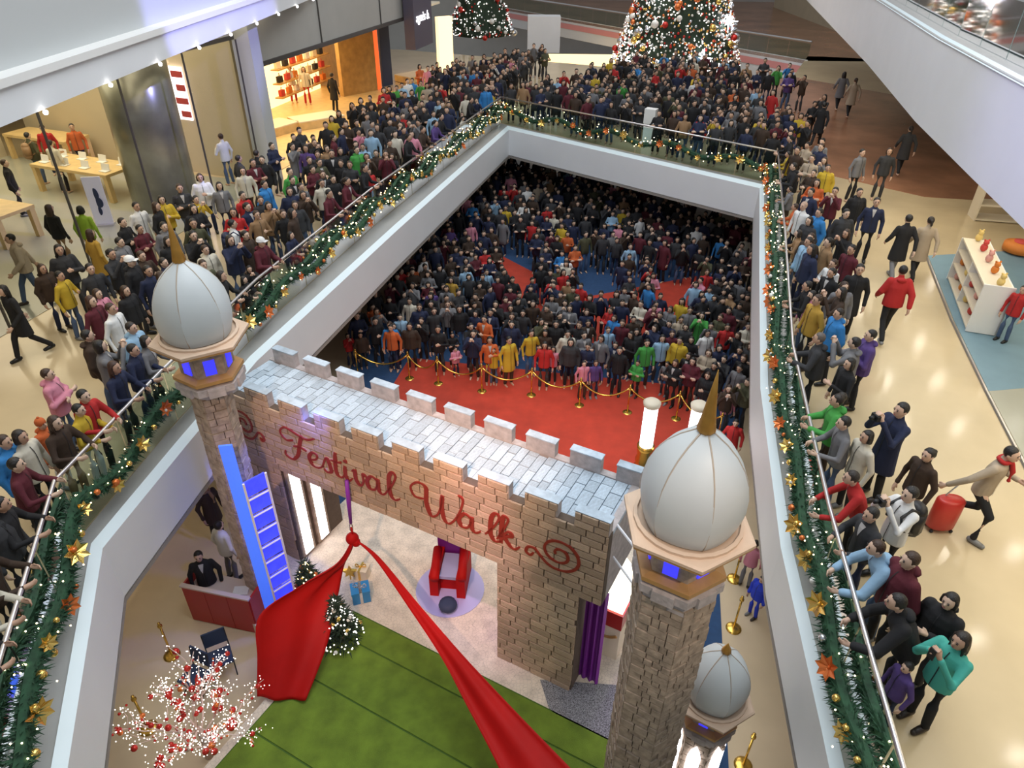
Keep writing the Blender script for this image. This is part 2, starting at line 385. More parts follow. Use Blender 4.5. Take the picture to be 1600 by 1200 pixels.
# right: slab with fascia and ledge
ZB, ZT = 7.9, 9.8
RB = [at(1600, 358, ZB), at(1520, 280, ZB), at(1430, 190, ZB), at(1355, 100, ZB)]
RD = (RB[3] - RB[0]).normalized(); RB = [RB[0] - RD * 14] + RB + [RB[3] + RD * 22]
RBL = [(p.x, p.y) for p in RB]
outR = RBL + [(45, RBL[-1][1]), (45, RBL[0][1])]
struct(MB().prism(outR, ZB, ZB + .06).build('ceiling', 'slab_white'))
RBL2 = [(x - .08, y + .02) for x, y in RBL]
fas = MB()
for i in range(len(RBL) - 1): fas.add([(*RBL[i], ZB), (*RBL[i + 1], ZB), (*RBL2[i + 1], ZT), (*RBL2[i], ZT)], [(0, 1, 2, 3)], 0 if i not in (2, 3, 4) else 0)
struct(fas.build('wall_upper_right', 'slab_white'))
struct(MB().prism(RBL2 + [(45, RBL2[-1][1]), (45, RBL2[0][1])], ZT - .05, ZT).build('floor', 'ledge'))
lipR = MB()
for i in range(len(RBL2) - 1):
    a, b = RBL2[i], RBL2[i + 1]
    lipR.add([(a[0] - .03, a[1], ZT - .03), (b[0] - .03, b[1], ZT - .03), (b[0] + .16, b[1], ZT + .03), (a[0] + .16, a[1], ZT + .03)], [(0, 1, 2, 3)])
struct(lipR.build('trim_9', 'lip'))

# far side of the second void
FA = [at(860, 25, U), at(1262, 95, U)]
fd = (FA[1] - FA[0]).normalized(); FA = [FA[0] - fd * 12, FA[1]]
struct(MB().prism([(FA[0].x, FA[0].y), (FA[1].x, FA[1].y), (60, FA[1].y), (60, 110), (FA[0].x, 110)], U - .2, U).build('floor', 'brown_floor'))
nf = Vector((fd.y, -fd.x, 0))
if nf.y > 0: nf = -nf
def farband(z0, z1, off, name, m):
    a, b = FA[0] + nf * off, FA[1] + nf * off
    return struct(MB().add([(a.x, a.y, z0), (b.x, b.y, z0), (b.x, b.y, z1), (a.x, a.y, z1)], [(0, 1, 2, 3)]).build(name, m))
farband(U - 1.5, U + .05, 0, 'wall_far', 'rink_white')
farband(U - .78, U - .36, .03, 'trim_10', 'pink_stripe')
struct(MB().box((2, 85, 4), (120, .3, 14)).build('wall_far', 'grey_panel'))
struct(MB().box((-27, 40, 3.5), (.3, 100, 14)).build('wall_outer_left', 'store_wall'))
struct(MB().box((26, 30, 3.5), (.3, 100, 14)).build('wall_outer_right', 'store_wall'))

# ------------------------------------------------------------------ left store
glass_things = []
mb = MB()
# pillar
struct(MB().box((SF0.x + .05, SF0.y + .2, (U + 9.5) / 2), (.62, .55, 9.5 - U), math.atan2(-DIRL.x, DIRL.y)).build('wall_pillar', 'pillar_grey'))
# header beam over the glass and thin dark line
a, b = sfp(-18, .05), sfp(-.3, .05); a2, b2 = sfp(-18, .35), sfp(-.3, .35)
struct(MB().hexa([(*a, 8.95), (*b, 8.95), (*b2, 8.95), (*a2, 8.95), (*a, 9.5), (*b, 9.5), (*b2, 9.5), (*a2, 9.5)]).build('trim_11', 'beam_grey'))
struct(MB().hexa([(*a, 8.83), (*b, 8.83), (*b2, 8.83), (*a2, 8.83), (*a, 8.95), (*b, 8.95), (*b2, 8.95), (*a2, 8.95)]).build('trim_12', 'dark_trim'))
# store back wall and side wall
p, q = sfp(-18, 13), sfp(0, 11)
struct(MB().add([(*p, U), (*q, U), (*q, 9.5), (*p, 9.5)], [(0, 1, 2, 3)]).build('wall_store_back', 'store_wall'))
p, q = sfp(0, .4), sfp(1.2, 11)
struct(MB().hexa([(*sfp(0, .45), U), (*q, U), (*sfp(1.45, 11), U), (*sfp(.3, .45), U), (*sfp(0, .45), 9.5), (*q, 9.5), (*sfp(1.45, 11), 9.5), (*sfp(.3, .45), 9.5)]).build('wall_store_side', 'store_wall'))
cc = at(262, 318, U)
colo = struct(MB().lathe([(.98, 0), (.98, 9.5 - U)], 40, (cc.x, cc.y, U)).build('wall_round_column', 'column_metal', smooth=True))
# ------------------------------------------------------------------ wood shop, bulkhead
a, b = sfp(.2, .15), sfp(16, .15); a2, b2 = sfp(.2, .6), sfp(16, .6)
struct(MB().hexa([(*a, 7.95), (*b, 7.95), (*b2, 7.95), (*a2, 7.95), (*a, 9.5), (*b, 9.5), (*b2, 9.5), (*a2, 9.5)]).build('wall_bulkhead', 'grey_panel'))
struct(MB().hexa([(*sfp(.2, .1), 7.82), (*sfp(16, .1), 7.82), (*b2, 7.82), (*a2, 7.82), (*sfp(.2, .1), 7.97), (*sfp(16, .1), 7.97), (*b2, 7.97), (*a2, 7.97)]).build('trim_13', 'dark_trim'))
for t in (5.3, 10.8): struct(MB().box((*sfp(t, .13), 8.72), (.05, .05, 1.5)).build('trim_14', 'dark_trim'))
struct(MB().hexa([(*sfp(.3, .7), 7.9), (*sfp(20, .7), 7.9), (*sfp(20, 8), 7.9), (*sfp(.3, 8), 7.9), (*sfp(.3, .7), 8), (*sfp(20, .7), 8), (*sfp(20, 8), 8), (*sfp(.3, 8), 8)]).build('ceiling', 'cream'))
p, q = sfp(.3, 6), sfp(20, 6)
struct(MB().add([(*p, U), (*q, U), (*q, 8), (*p, 8)], [(0, 1, 2, 3)]).build('wall_shop_back', 'pale_wood'))
struct(MB().prism([sfp(.5, .3), sfp(15, .3), sfp(15, 6), sfp(.5, 6)], U, U + .014).build('floor', 'pale_wood'))

# ================================================================== STAGE
STAGE = .3; K = .937
GA = at(777, 1025, STAGE); ANG = math.radians(-28)
GU = Vector((math.cos(ANG), math.sin(ANG), 0)); GN = Vector((-GU.y, GU.x, 0))
def GP(s, n, z): return Vector((GA.x, GA.y, 0)) + GU * s + GN * n + Vector((0, 0, z))
def gp2(s, n): p = GP(s, n, 0); return (p.x, p.y)
def gbox(mb, s0, s1, n0, n1, z0, z1, mi=0):
    return mb.hexa([GP(s0, n0, z0), GP(s1, n0, z0), GP(s1, n1, z0), GP(s0, n1, z0), GP(s0, n0, z1), GP(s1, n0, z1), GP(s1, n1, z1), GP(s0, n1, z1)], mi)
def pxpoly(pts, z): return [(at(x, y, z).x, at(x, y, z).y) for x, y in pts]

tag(MB().prism(pxpoly([(455, 800), (560, 545), (690, 330), (800, 290), (1166, 385), (1160, 650), (1122, 880), (1140, 1230), (1080, 1230), (1060, 860), (520, 880)], 0), 0, .012).build('blue_carpet', 'blue_carpet'),
    'blue carpet laid around the stage and under the audience', 'carpet')
tag(MB().prism(pxpoly([(640, 560), (1130, 610), (1075, 760), (880, 745), (560, 690)], 0), .012, .024).build('red_carpet', 'red_carpet'),
    'bare red carpet between castle gate and roped-off audience', 'carpet')
tag(MB().prism(pxpoly([(768, 392), (910, 466), (1088, 432), (1092, 505), (1040, 545), (900, 535), (780, 450)], 0), .012, .024).build('red_carpet', 'red_carpet'),
    'red carpet showing through gaps in the middle of the audience', 'carpet')
stage_poly = [gp2(-5.35, 6.0), gp2(-5.35, -1.7), gp2(-3.25, -1.75), gp2(-3.25, -6), (4.4, .8), (3.42, 5.2), (3.85, 10.2), gp2(2.3, 6.0)]
tag(MB().prism(stage_poly, 0, STAGE).build('stage', 'stage_base'), 'low stage with beige cobble-pattern floor under the castle gate', 'stage')
turf = thing('turf', GP(0, -3, STAGE), 'bright green artificial turf with dark seams in front of the gate', 'turf')
gbox(MB(), -3.08, 3.1, -5.95, -.5, STAGE + .001, STAGE + .012).build('turf_backing', 'turf_seam', turf)
seams = [-.52, -1.08, -2.08, -3.35, -4.6, -5.9]
for i in range(5):
    gbox(MB(), -3.05, 4.6 - i * .3, seams[i] - .016, seams[i + 1] + .016, STAGE + .004, STAGE + .03).build('turf_strip', 'turf', turf)
tag(MB().prism([gp2(.95, -.06), gp2(2.3, .55), gp2(2.75, -.3), gp2(2.7, -.8), gp2(1.35, -.5)], STAGE + .001, STAGE + .012).build('glitter_mat', 'glitter'), 'dark glittering mat beside the brick pier foot', 'mat')

# ------------------------------------------------------------------ castle gate
gate = thing('castle_gate', GP(-2, .7, STAGE), 'castle gateway of beige brick with battlements and red Festival Walk lettering', 'gate')
S0, S1, ZB0, ZTOP, ZM = -6.1, 1.92, 2.92, 4.47, 4.76
DEP = 1.42
mb = MB(); gbox(mb, S0, S1, .02, .16, ZB0, ZTOP); mb.build('front_wall', 'mortar', gate)
gbox(MB(), 0, 1.54, .02, .5, STAGE, ZB0).build('pier', 'mortar', gate)
gbox(MB(), S0, -4.95, .02, DEP, STAGE, ZB0).build('pier', 'mortar', gate)
gbox(MB(), S0, S1, DEP - .14, DEP, ZB0, ZTOP).build('back_wall', 'merlon_stone', gate)
gbox(MB(), .9, 1.54, .9, DEP, STAGE, ZB0).build('pier', 'merlon_stone', gate)
gbox(MB(), S1 - .12, S1, .16, DEP - .14, ZB0, ZTOP).build('side_wall', 'merlon_stone', gate)
gbox(MB(), S0, S1 - .12, .16, DEP - .14, ZTOP - .2, ZTOP - .06).build('roof_deck', 'stone_joint', gate)
gbox(MB(), S0, S1 - .12, .16, DEP - .14, ZB0, ZB0 + .06).build('arch_ceiling', 'mortar', gate)
BR = bevel_box_mesh('brick', 'cream_brick', .16)
merl_s = [-5.43 + .847 * i for i in range(9)]
merl = [(S0, S0 + .3)] + [(a, min(a + .56, S1)) for a in merl_s]
for a, b in merl: gbox(MB(), a, b, .02, .16, ZTOP, ZM).build('merlon', 'merlon_stone', gate)
rz = ANG
def brick_row(s0, s1, z0, h, L, off, n=0.0, mesh=BR, name='brick', th=.05, parent=gate):
    s = s0 - (off % L)
    while s < s1 - .02:
        Lr = L * random.uniform(.8, 1.25); a, b = max(s, s0), min(s + Lr, s1); s += Lr
        if b - a < .05: continue
        d = random.uniform(0, .012)
        link(name, mesh, parent, GP((a + b) / 2, n - d + th / 2 - .012, z0 + h / 2), (0, 0, rz), (b - a - .020, th, h - .018))
H = .155; z = ZB0; r = 0
while z < ZTOP - .01: brick_row(S0, S1, z, H, .37, r * .17 + .05, ); z += H; r += 1
for a, b in merl: brick_row(a, b, ZTOP, ZM - ZTOP - .15, .34, .1); brick_row(a, b, ZTOP + .145, ZM - ZTOP - .145, .34, .25)
z = STAGE; r = 0
while z < ZB0 - .01: brick_row(0, 1.54, z, H + .0, .36, r * .17); z += H + .0005; r += 1
z = STAGE
while z < ZB0 - .01: brick_row(S0, -4.95, z, H * 2, .7, r * .3); z += H * 2; r += 1
# pale caps on front merlons / gaps, back merlons
for a, b in merl: gbox(MB(), a - .01, b + .01, .0, .17, ZM, ZM + .012).build('merlon_cap', 'grey_stone', gate)
for i in range(10):
    a = -5.95 + .83 * i; b = min(a + .55, S1)
    m_ = gbox(MB(), a, b, DEP - .14, DEP, ZTOP, ZM + .0).build('merlon', 'merlon_stone', gate)
    gbox(MB(), a - .01, b + .01, DEP - .15, DEP + .01, ZM, ZM + .02).build('merlon_cap', 'grey_stone', gate)
# roof stones: courses running across the roof
RS = bevel_box_mesh('roof_stone', 'grey_stone', .1)
s = S0; r = 0
while s < S1 - .14:
    w = random.uniform(.15, .21); n0 = .16; k = -random.uniform(0, .35)
    while n0 + k < DEP - .15:
        L = random.uniform(.26, .46); a, b = max(n0 + k, .16), min(n0 + k + L, DEP - .14); k += L
        if b - a < .05: continue
        # block mesh faces -y: turn its front up
        e = Matrix.Rotation(ANG, 3, 'Z') @ Matrix.Rotation(-math.pi / 2, 3, 'X')
        link('roof_stone', RS, gate, GP(s + w / 2, (a + b) / 2, ZTOP - .06 + .02 + random.uniform(-.006, .006)), e.to_euler(), (w - .012, .05, b - a - .012))
    s += w; r += 1
# lit jamb of the left pier: two tall bright windows
for nn in (.12, .62):
    f = gbox(MB(), -4.95, -4.9, nn - .05, nn + .33, STAGE + .05, ZB0 - .02).build('window_frame', 'tower_stone', gate)
    gbox(MB(), -4.9, -4.885, nn + .02, nn + .26, STAGE + .1, ZB0 - .1).build('lit_window', 'white_led', f)
# purple curtain on the side of the right pier
mb = MB(); pts = [(1.56 + .38 * i / 10, .3 + .035 * math.sin(i * 1.9)) for i in range(11)]
for i in range(10):
    a, b = pts[i], pts[i + 1]
    mb.hexa([GP(a[0], a[1], .42), GP(b[0], b[1], .42), GP(b[0], b[1] + .02, .42), GP(a[0], a[1] + .02, .42), GP(a[0], a[1], ZB0), GP(b[0], b[1], ZB0), GP(b[0], b[1] + .02, ZB0), GP(a[0], a[1] + .02, ZB0)])
mb.build('curtain', 'purple_cloth', gate)

# lettering: flat strokes standing a little proud of the bricks
def ribbon(pts, name, parent, wmax=.044, wmin=.014, n=-.035, ang=math.radians(35)):
    P = smooth_path([(p[0] * K, STAGE + K * p[1], 0) for p in pts], 8); V = []; F = []
    for i, p in enumerate(P):
        d = (P[min(i + 1, len(P) - 1)] - P[max(i - 1, 0)]).normalized()
        w = wmin + (wmax - wmin) * max(0.0, -d.y * math.copysign(1, 1)) ** 1.2 if d.y < 0 else wmin + (wmax - wmin) * .12 * abs(d.y) + .004
        if i < 3 or i > len(P) - 4: w = max(wmin, w * .8)
        nx, ny = -d.y, d.x
        for sgn in (-1, 1):
            q = (p.x + nx * w * sgn, p.y + ny * w * sgn)
            V += [GP(q[0], n, q[1]), GP(q[0], n + .03, q[1])]
    m = len(P)
    for i in range(m - 1):
        a, b = 4 * i, 4 * (i + 1)
        F += [(a, a + 2, b + 2, b), (a + 1, b + 1, b + 3, a + 3), (a, b, b + 1, a + 1), (a + 2, a + 3, b + 3, b + 2)]
    F += [(0, 1, 3, 2), (4 * m - 4, 4 * m - 2, 4 * m - 1, 4 * m - 3)]
    return V, F
A_ = [[(-2.58, 3.66), (-2.72, 3.73), (-2.85, 3.56), (-2.8, 3.39), (-2.67, 3.42), (-2.58, 3.62)], [(-2.57, 3.72), (-2.58, 3.46), (-2.5, 3.37), (-2.4, 3.45)]]
L_ = [[(-2.42, 3.44), (-2.26, 3.68), (-2.14, 3.95), (-2.2, 4.05), (-2.29, 3.9), (-2.31, 3.52), (-2.22, 3.36), (-2.08, 3.44)]]
sh_ = lambda g, d: [[(x + d, y) for x, y in st] for st in g]
letters = {
 'F': [[(-4.66, 3.86), (-4.86, 3.80), (-4.98, 3.96), (-4.82, 4.12), (-4.5, 4.05), (-4.28, 4.02), (-4.06, 4.12)], [(-4.40, 4.06), (-4.5, 3.8), (-4.6, 3.5), (-4.78, 3.32), (-4.95, 3.38), (-4.93, 3.5)], [(-4.68, 3.70), (-4.5, 3.74), (-4.34, 3.70)]],
 'e': [[(-4.30, 3.50), (-4.12, 3.58), (-4.07, 3.70), (-4.18, 3.73), (-4.29, 3.58), (-4.24, 3.40), (-4.1, 3.37), (-3.95, 3.47)]],
 's': [[(-3.97, 3.45), (-3.83, 3.74), (-3.76, 3.58), (-3.75, 3.42), (-3.86, 3.36), (-3.94, 3.42)]],
 't': [[(-3.56, 3.98), (-3.61, 3.65), (-3.6, 3.42), (-3.5, 3.37), (-3.41, 3.46)], [(-3.72, 3.73), (-3.56, 3.74), (-3.44, 3.77)]],
 'i': [[(-3.36, 3.72), (-3.38, 3.48), (-3.31, 3.37), (-3.22, 3.46)], [(-3.35, 3.88), (-3.34, 3.85), (-3.345, 3.82)]],
 'v': [[(-3.2, 3.66), (-3.13, 3.71), (-3.12, 3.48), (-3.03, 3.36), (-2.94, 3.5), (-2.94, 3.70), (-2.85, 3.66)]],
 'a': A_, 'l': L_,
 'W': [[(-1.52, 3.70), (-1.73, 3.68), (-1.80, 3.88), (-1.64, 4.05), (-1.46, 4.0), (-1.47, 3.62), (-1.38, 3.34), (-1.23, 3.45), (-1.13, 3.75), (-1.10, 3.97)], [(-1.10, 3.97), (-1.13, 3.7), (-1.10, 3.42), (-1.0, 3.32), (-.85, 3.5), (-.72, 3.8), (-.67, 4.06), (-.77, 4.12)]],
 'a2': sh_(A_, 2.08), 'l2': sh_(L_, 2.2),
 'k': [[(.02, 3.44), (.15, 3.74), (.24, 4.0), (.15, 4.04), (.11, 3.72), (.10, 3.38)], [(.10, 3.54), (.25, 3.72), (.31, 3.64), (.19, 3.56), (.28, 3.40), (.38, 3.36), (.47, 3.46)]],
}
for k_, st in letters.items():
    mb = MB()
    for q in st: V, F = ribbon(q, 'letter', gate); mb.add(V, F)
    mb.build('letter', 'letter_red', gate)
def spiral(cx, cy, r0, r1, a0, turns, sy=1.0, sx=1.0, n=26):
    return [(cx + sx * (r0 + (r1 - r0) * i / n) * math.cos(a0 + turns * 2 * math.pi * i / n), cy + sy * (r0 + (r1 - r0) * i / n) * math.sin(a0 + turns * 2 * math.pi * i / n)) for i in range(n + 1)]
rsw = spiral(1.22, 3.68, .06, .42, math.radians(200), -1.82, .92, 1.0)
rsw = rsw + [(1.02, 3.34), (.88, 3.46), (.76, 3.58), (.64, 3.56), (.6, 3.44), (.68, 3.38), (.74, 3.46)]
lsw = [(-5.02 - .82 * x, y + .1) for x, y in rsw]
for q in (rsw, lsw):
    V, F = ribbon(q, 'scroll', gate, .028, .018); MB().add(V, F).build('letter_scroll', 'letter_red', gate)

# ------------------------------------------------------------------ towers
def tower(x, y, k, zplat, label, small=False, R=None, so=(0, 0)):
    t = thing('castle_tower', (x, y, STAGE if not small else STAGE), label, 'tower', 'domed castle towers')
    rot = math.radians(30); c = (x, y, 0)
    Rn = .46 * k; R = R or Rn; cs = (x + so[0], y + so[1], 0)
    core = MB().lathe([(R - .03, STAGE), (R - .03, zplat - .90 * k)], 6, cs, rot).build('shaft', 'mortar', t)
    # irregular stones on the six faces
    cl = MB(); z0 = STAGE; zt = zplat - .94 * k; row = 0
    while z0 < zt - .02:
        h = min(random.uniform(.10, .16) * (1 if not small else .8), zt - z0)
        for f in range(6):
            a0 = rot + f * math.pi / 3; p = Vector((cs[0] + (R - .03) * math.cos(a0), cs[1] + (R - .03) * math.sin(a0), 0)); q = Vector((cs[0] + (R - .03) * math.cos(a0 + math.pi / 3), cs[1] + (R - .03) * math.sin(a0 + math.pi / 3), 0))
            nrm = ((p + q) / 2 - Vector(cs)).normalized(); e = (q - p).length; d = (q - p).normalized(); s = 0.0
            while s < e - .01:
                L = random.uniform(.09, .24) * k; b = min(s + L, e); o = random.uniform(.015, .04)
                if e - b < .05: b = e
                g = .006
                A = p + d * (s + (g if s > 0 else -.008)); B = p + d * (b - (g if b < e else -.008))
                cl.hexa([A + nrm * o + Vector((0, 0, z0 + g)), B + nrm * o + Vector((0, 0, z0 + g)), B + Vector((0, 0, z0 + g)), A + Vector((0, 0, z0 + g)),
                         A + nrm * o + Vector((0, 0, z0 + h - g)), B + nrm * o + Vector((0, 0, z0 + h - g)), B + Vector((0, 0, z0 + h - g)), A + Vector((0, 0, z0 + h - g))])
                s = b
        z0 += h; row += 1
    o = cl.build('stone_cladding', 'tower_stone', t); o['kind'] = 'stuff'
    zp = zplat
    MB().lathe([(R, zp - 1.02 * k), (Rn + .02, zp - .90 * k), (Rn + .09 * k, zp - .84 * k), (Rn + .09 * k, zp - .72 * k), (Rn - .02, zp - .70 * k)], 6, c, rot).build('corbel', 'merlon_stone', t)
    for f in range(6):                                   # little battlement blocks round the corbel
        a0 = rot + (f + .5) * math.pi / 3; rr = (Rn + .1 * k) * math.cos(math.pi / 6)
        MB().box((x + rr * math.cos(a0), y + rr * math.sin(a0), zp - .80 * k), (.05, .26 * k, .16 * k), a0).build('corbel_block', 'merlon_stone', t)
    MB().lathe([(Rn + .0, zp - .70 * k), (Rn + .09 * k, zp - .66 * k), (Rn + .09 * k, zp - .60 * k), (Rn - .04, zp - .57 * k)], 6, c, rot).build('gold_moulding', 'ochre', t)
    nk = MB().lathe([(Rn - .05, zp - .68 * k), (Rn - .04, zp - .1 * k)], 6, c, rot).build('neck', 'tower_stone', t)
    for f in range(6):
        a0 = rot + (f + .5) * math.pi / 3; rr = (Rn - .04) * math.cos(math.pi / 6)
        MB().box((x + rr * math.cos(a0), y + rr * math.sin(a0), zp - .40 * k), (.03, .17 * k, .26 * k), a0).build('neck_window', 'blue_glass', nk)
    # hexagonal platform
    MB().lathe([(Rn + .12 * k, zp - .12 * k), (.74 * k, zp - .06 * k), (.74 * k, zp - .03 * k)], 6, c, rot).build('platform_rim', 'ochre', t)
    MB().lathe([(.74 * k, zp - .03 * k), (.755 * k, zp - .02 * k), (.755 * k, zp + .02 * k), (.72 * k, zp + .035 * k)], 6, c, rot).build('platform', 'platform', t)
    MB().lathe([(.60 * k, zp + .03 * k), (.60 * k, zp + .07 * k), (.56 * k, zp + .08 * k)], 24, c, rot, cap=False).build('dome_ring', 'platform', t)
    prof = [(.50, .05), (.545, .18), (.57, .34), (.565, .52), (.53, .70), (.46, .87), (.36, 1.02), (.24, 1.14), (.13, 1.22), (.06, 1.27)]
    N = 6; rd = rot + math.radians(6)
    for g in range(N):                                   # six gently flattened gores
        mb = MB(); V = []; F = []; ns = 6
        for r_, z_ in prof:
            for j in range(ns + 1):
                f = j / ns; aa = rd + (g + f) * 2 * math.pi / N; rr = r_ * k * (1 - .028 * (1 - 4 * (f - .5) ** 2) * 0 - .045 * (1 - 4 * (f - .5) ** 2))
                V.append((x + rr * math.cos(aa), y + rr * math.sin(aa), zp + z_ * k))
        for i in range(len(prof) - 1):
            for j in range(ns): a = i * (ns + 1) + j; F.append((a, a + 1, a + ns + 2, a + ns + 1))
        mb.add(V, F).build('dome_panel', 'dome', t, True)
        aa = rd + g * 2 * math.pi / N
        MB().tube([(x + r_ * k * .983 * math.cos(aa), y + r_ * k * .983 * math.sin(aa), zp + z_ * k) for r_, z_ in prof], .011 * k, 5).build('dome_rib', 'dome_rib', t, True)
    if small: MB().lathe([(.05 * k, 1.25 * k), (.09 * k, 1.29 * k), (.07 * k, 1.36 * k), (.03 * k, 1.44 * k), (.005, 1.5 * k)], 10, (x, y, zp)).build('finial', 'finial_gold', t, True)
    else: MB().lathe([(.085 * k, 1.25 * k), (.10 * k, 1.28 * k), (.075 * k, 1.42 * k), (.04 * k, 1.70 * k), (.004, 1.98 * k)], 10, (x, y, zp)).build('finial', 'finial_gold', t, True)
    return t
LT = (-4.92, 9.58); RT = (1.955, 5.62); ST = (3.03, 6.08)
tower(*LT, 1.0, 6.60, 'tall castle tower with pale ribbed dome at left end of the gate', R=.33, so=(-.10, .04))
tower(*RT, 1.0, 6.62, 'tall castle tower with pale ribbed dome standing nearest at right of gate', R=.50)
st = tower(*ST, .8, 2.62, 'short castle tower with small pale dome and bright white windows', True)
rot = math.radians(30)
for f in range(6):                                       # tall bright pointed windows
    a0 = rot + (f + .5) * math.pi / 3; rr = (.46 * .8 + .03) * math.cos(math.pi / 6); cx, cy = ST[0] + rr * math.cos(a0), ST[1] + rr * math.sin(a0)
    tx, ty = -math.sin(a0), math.cos(a0); nx, ny = math.cos(a0), math.sin(a0); V = []
    prof = [(-.1, .4), (.1, .4), (.1, 1.40), (.07, 1.56), (0, 1.70), (-.07, 1.56), (-.1, 1.40)]
    for o_ in (-.02, .025): V += [(cx + tx * a + nx * o_, cy + ty * a + ny * o_, b) for a, b in prof]
    F = [tuple(range(7, 14)), tuple(range(7))[::-1]] + [(i, (i + 1) % 7, 7 + (i + 1) % 7, 7 + i) for i in range(7)]
    MB().add(V, F).build('lit_window', 'white_led', st)
# struts from the gate end to the right tower
sa = thing('strut_pair', GP(1.92, .1, 3.6), 'pair of white steel struts joining gate end to right tower', 'strut')
for z in (4.45, 3.75):
    p = GP(1.9, .35, z); q = Vector((RT[0] + .35, RT[1] + .55, z)); MB().tube([p, q], .022, 6).build('strut', 'truss_white', sa)

# blue-lit truss beside the left tower
tr = thing('lit_truss', (-4.5, 9.6, STAGE), 'blue-lit ladder truss standing between left tower and gate', 'truss')
d0, d1, d2 = (at(424, 987, STAGE), at(441, 985, STAGE), at(469, 966, STAGE))
for d_ in (d0, d1, d2): d_.z = 0
def slab(p, q, z0, z1, th, name, m, parent):
    dd = (q - p).normalized(); nn = Vector((dd.y, -dd.x, 0)) * th
    return MB().hexa([p + Vector((0, 0, z0)), q + Vector((0, 0, z0)), q - nn + Vector((0, 0, z0)), p - nn + Vector((0, 0, z0)), p + Vector((0, 0, z1)), q + Vector((0, 0, z1)), q - nn + Vector((0, 0, z1)), p - nn + Vector((0, 0, z1))]).build(name, m, parent)
slab(d0, d1, STAGE, 5.0, .04, 'blue_lit_face', 'blue_face_glow', tr)  # stands in for the tower's blue-lit right face; the glow is in the material
z = STAGE; i = 0
while z < 4.0:
    slab(d1, d2, z + .03, min(z + .36, 4.2), .03, 'backlit_panel', 'blue_led', tr)
    nn = Vector((d2 - d1)).normalized(); oo = Vector((nn.y, -nn.x, 0)) * .05
    MB().tube([d1 + oo + Vector((0, 0, z)), d2 + oo + Vector((0, 0, z))], .018, 6).build('rung', 'truss_white', tr)
    z += .39
for e in (d1, d2): MB().tube([e + oo + Vector((0, 0, STAGE)), e + oo + Vector((0, 0, 4.2))], .022, 6).build('upright', 'truss_white', tr)

# ================================================================== PEOPLE
def loft(mb, rings, n=12):
    """rings: (cx, cy, cz, rx, ry)"""
    V = []; F = []
    for cx, cy, cz, rx, ry in rings: V += [(cx + rx * math.cos(2 * math.pi * k / n), cy + ry * math.sin(2 * math.pi * k / n), cz) for k in range(n)]
    for i in range(len(rings) - 1):
        for k in range(n): F.append((i * n + k, i * n + (k + 1) % n, (i + 1) * n + (k + 1) % n, (i + 1) * n + k))
    F.append(tuple(range(n))[::-1]); F.append(tuple(range((len(rings) - 1) * n, len(rings) * n)))
    mb.add(V, F)
def limb(mb, pts, rad, n=9):
    pts = [Vector(p) for p in pts]; mb.tube(pts, rad, n)
    for p, r in zip(pts, rad): mb.ball(p, r * .995, n, 6)
def fuse(mb, voxel, ratio, name, mats, smooth_it=4, extra=None):
    me = mb.mesh(name + '_raw', mats); o = bpy.data.objects.new('tmp', me); COL.objects.link(o)
    m = o.modifiers.new('r', 'REMESH'); m.mode = 'VOXEL'; m.voxel_size = voxel; m.use_smooth_shade = True
    m = o.modifiers.new('s', 'SMOOTH'); m.factor = .5; m.iterations = smooth_it
    m = o.modifiers.new('d', 'DECIMATE'); m.ratio = ratio
    dg = bpy.context.evaluated_depsgraph_get(); out = bpy.data.meshes.new_from_object(o.evaluated_get(dg)); out.name = name
    bpy.data.objects.remove(o); bpy.data.meshes.remove(me)
    out.materials.clear()
    for x in mats: out.materials.append(M[x])
    if extra:
        bm = bmesh.new(); bm.from_mesh(out)
        for mbx, mi in extra:
            vs = [bm.verts.new(v) for v in mbx.v]
            for f in mbx.f:
                try: fc = bm.faces.new([vs[i] for i in f]); fc.material_index = mi
                except ValueError: pass
        bm.to_mesh(out); bm.free()
    out.polygons.foreach_set('use_smooth', [True] * len(out.polygons)); out.update()
    return out
# joints for a 1.70 m figure facing -y; s=+1 is x positive
def pose(hands, elbows, knees=None, ankles=None, lean=0.0, hipy=0.0):
    return dict(hands=hands, elbows=elbows, knees=knees or [(.10, -.02, .48), (-.10, -.02, .48)], ankles=ankles or [(.11, .02, .08), (-.11, .02, .08)], lean=lean)
POSES = {
 'stand': pose([(.27, -.06, .82), (-.27, -.06, .82)], [(.275, .04, 1.10), (-.275, .04, 1.10)]),
 'rail': pose([(.17, -.40, 1.10), (-.17, -.38, 1.09)], [(.29, -.12, 1.10), (-.29, -.12, 1.10)], lean=.08),
 'photo': pose([(.06, -.33, 1.50), (-.06, -.33, 1.50)], [(.24, -.22, 1.20), (-.24, -.22, 1.20)]),
 'fold': pose([(-.08, -.22, 1.14), (.08, -.24, 1.18)], [(.29, -.05, 1.12), (-.29, -.05, 1.12)]),
 'walk': pose([(.26, -.26, .92), (-.26, .22, .88)], [(.28, -.02, 1.12), (-.28, .12, 1.12)], [(.10, .06, .50), (-.10, -.18, .50)], [(.10, .36, .14), (-.10, -.26, .08)], lean=.04),
 'run': pose([(.20, -.30, 1.14), (-.34, .34, .86)], [(.30, -.02, 1.10), (-.32, .14, 1.12)], [(.10, -.02, .48), (-.10, -.26, .56)], [(.12, .42, .22), (-.10, -.20, .08)], lean=.12),
 'bent': pose([(.22, -.62, .98), (-.16, -.60, .98)], [(.30, -.40, 1.04), (-.30, -.38, 1.04)], lean=.34),
 'phone': pose([(.05, -.30, 1.20), (-.27, -.04, .82)], [(.27, -.08, 1.08), (-.275, .04, 1.10)]),
}
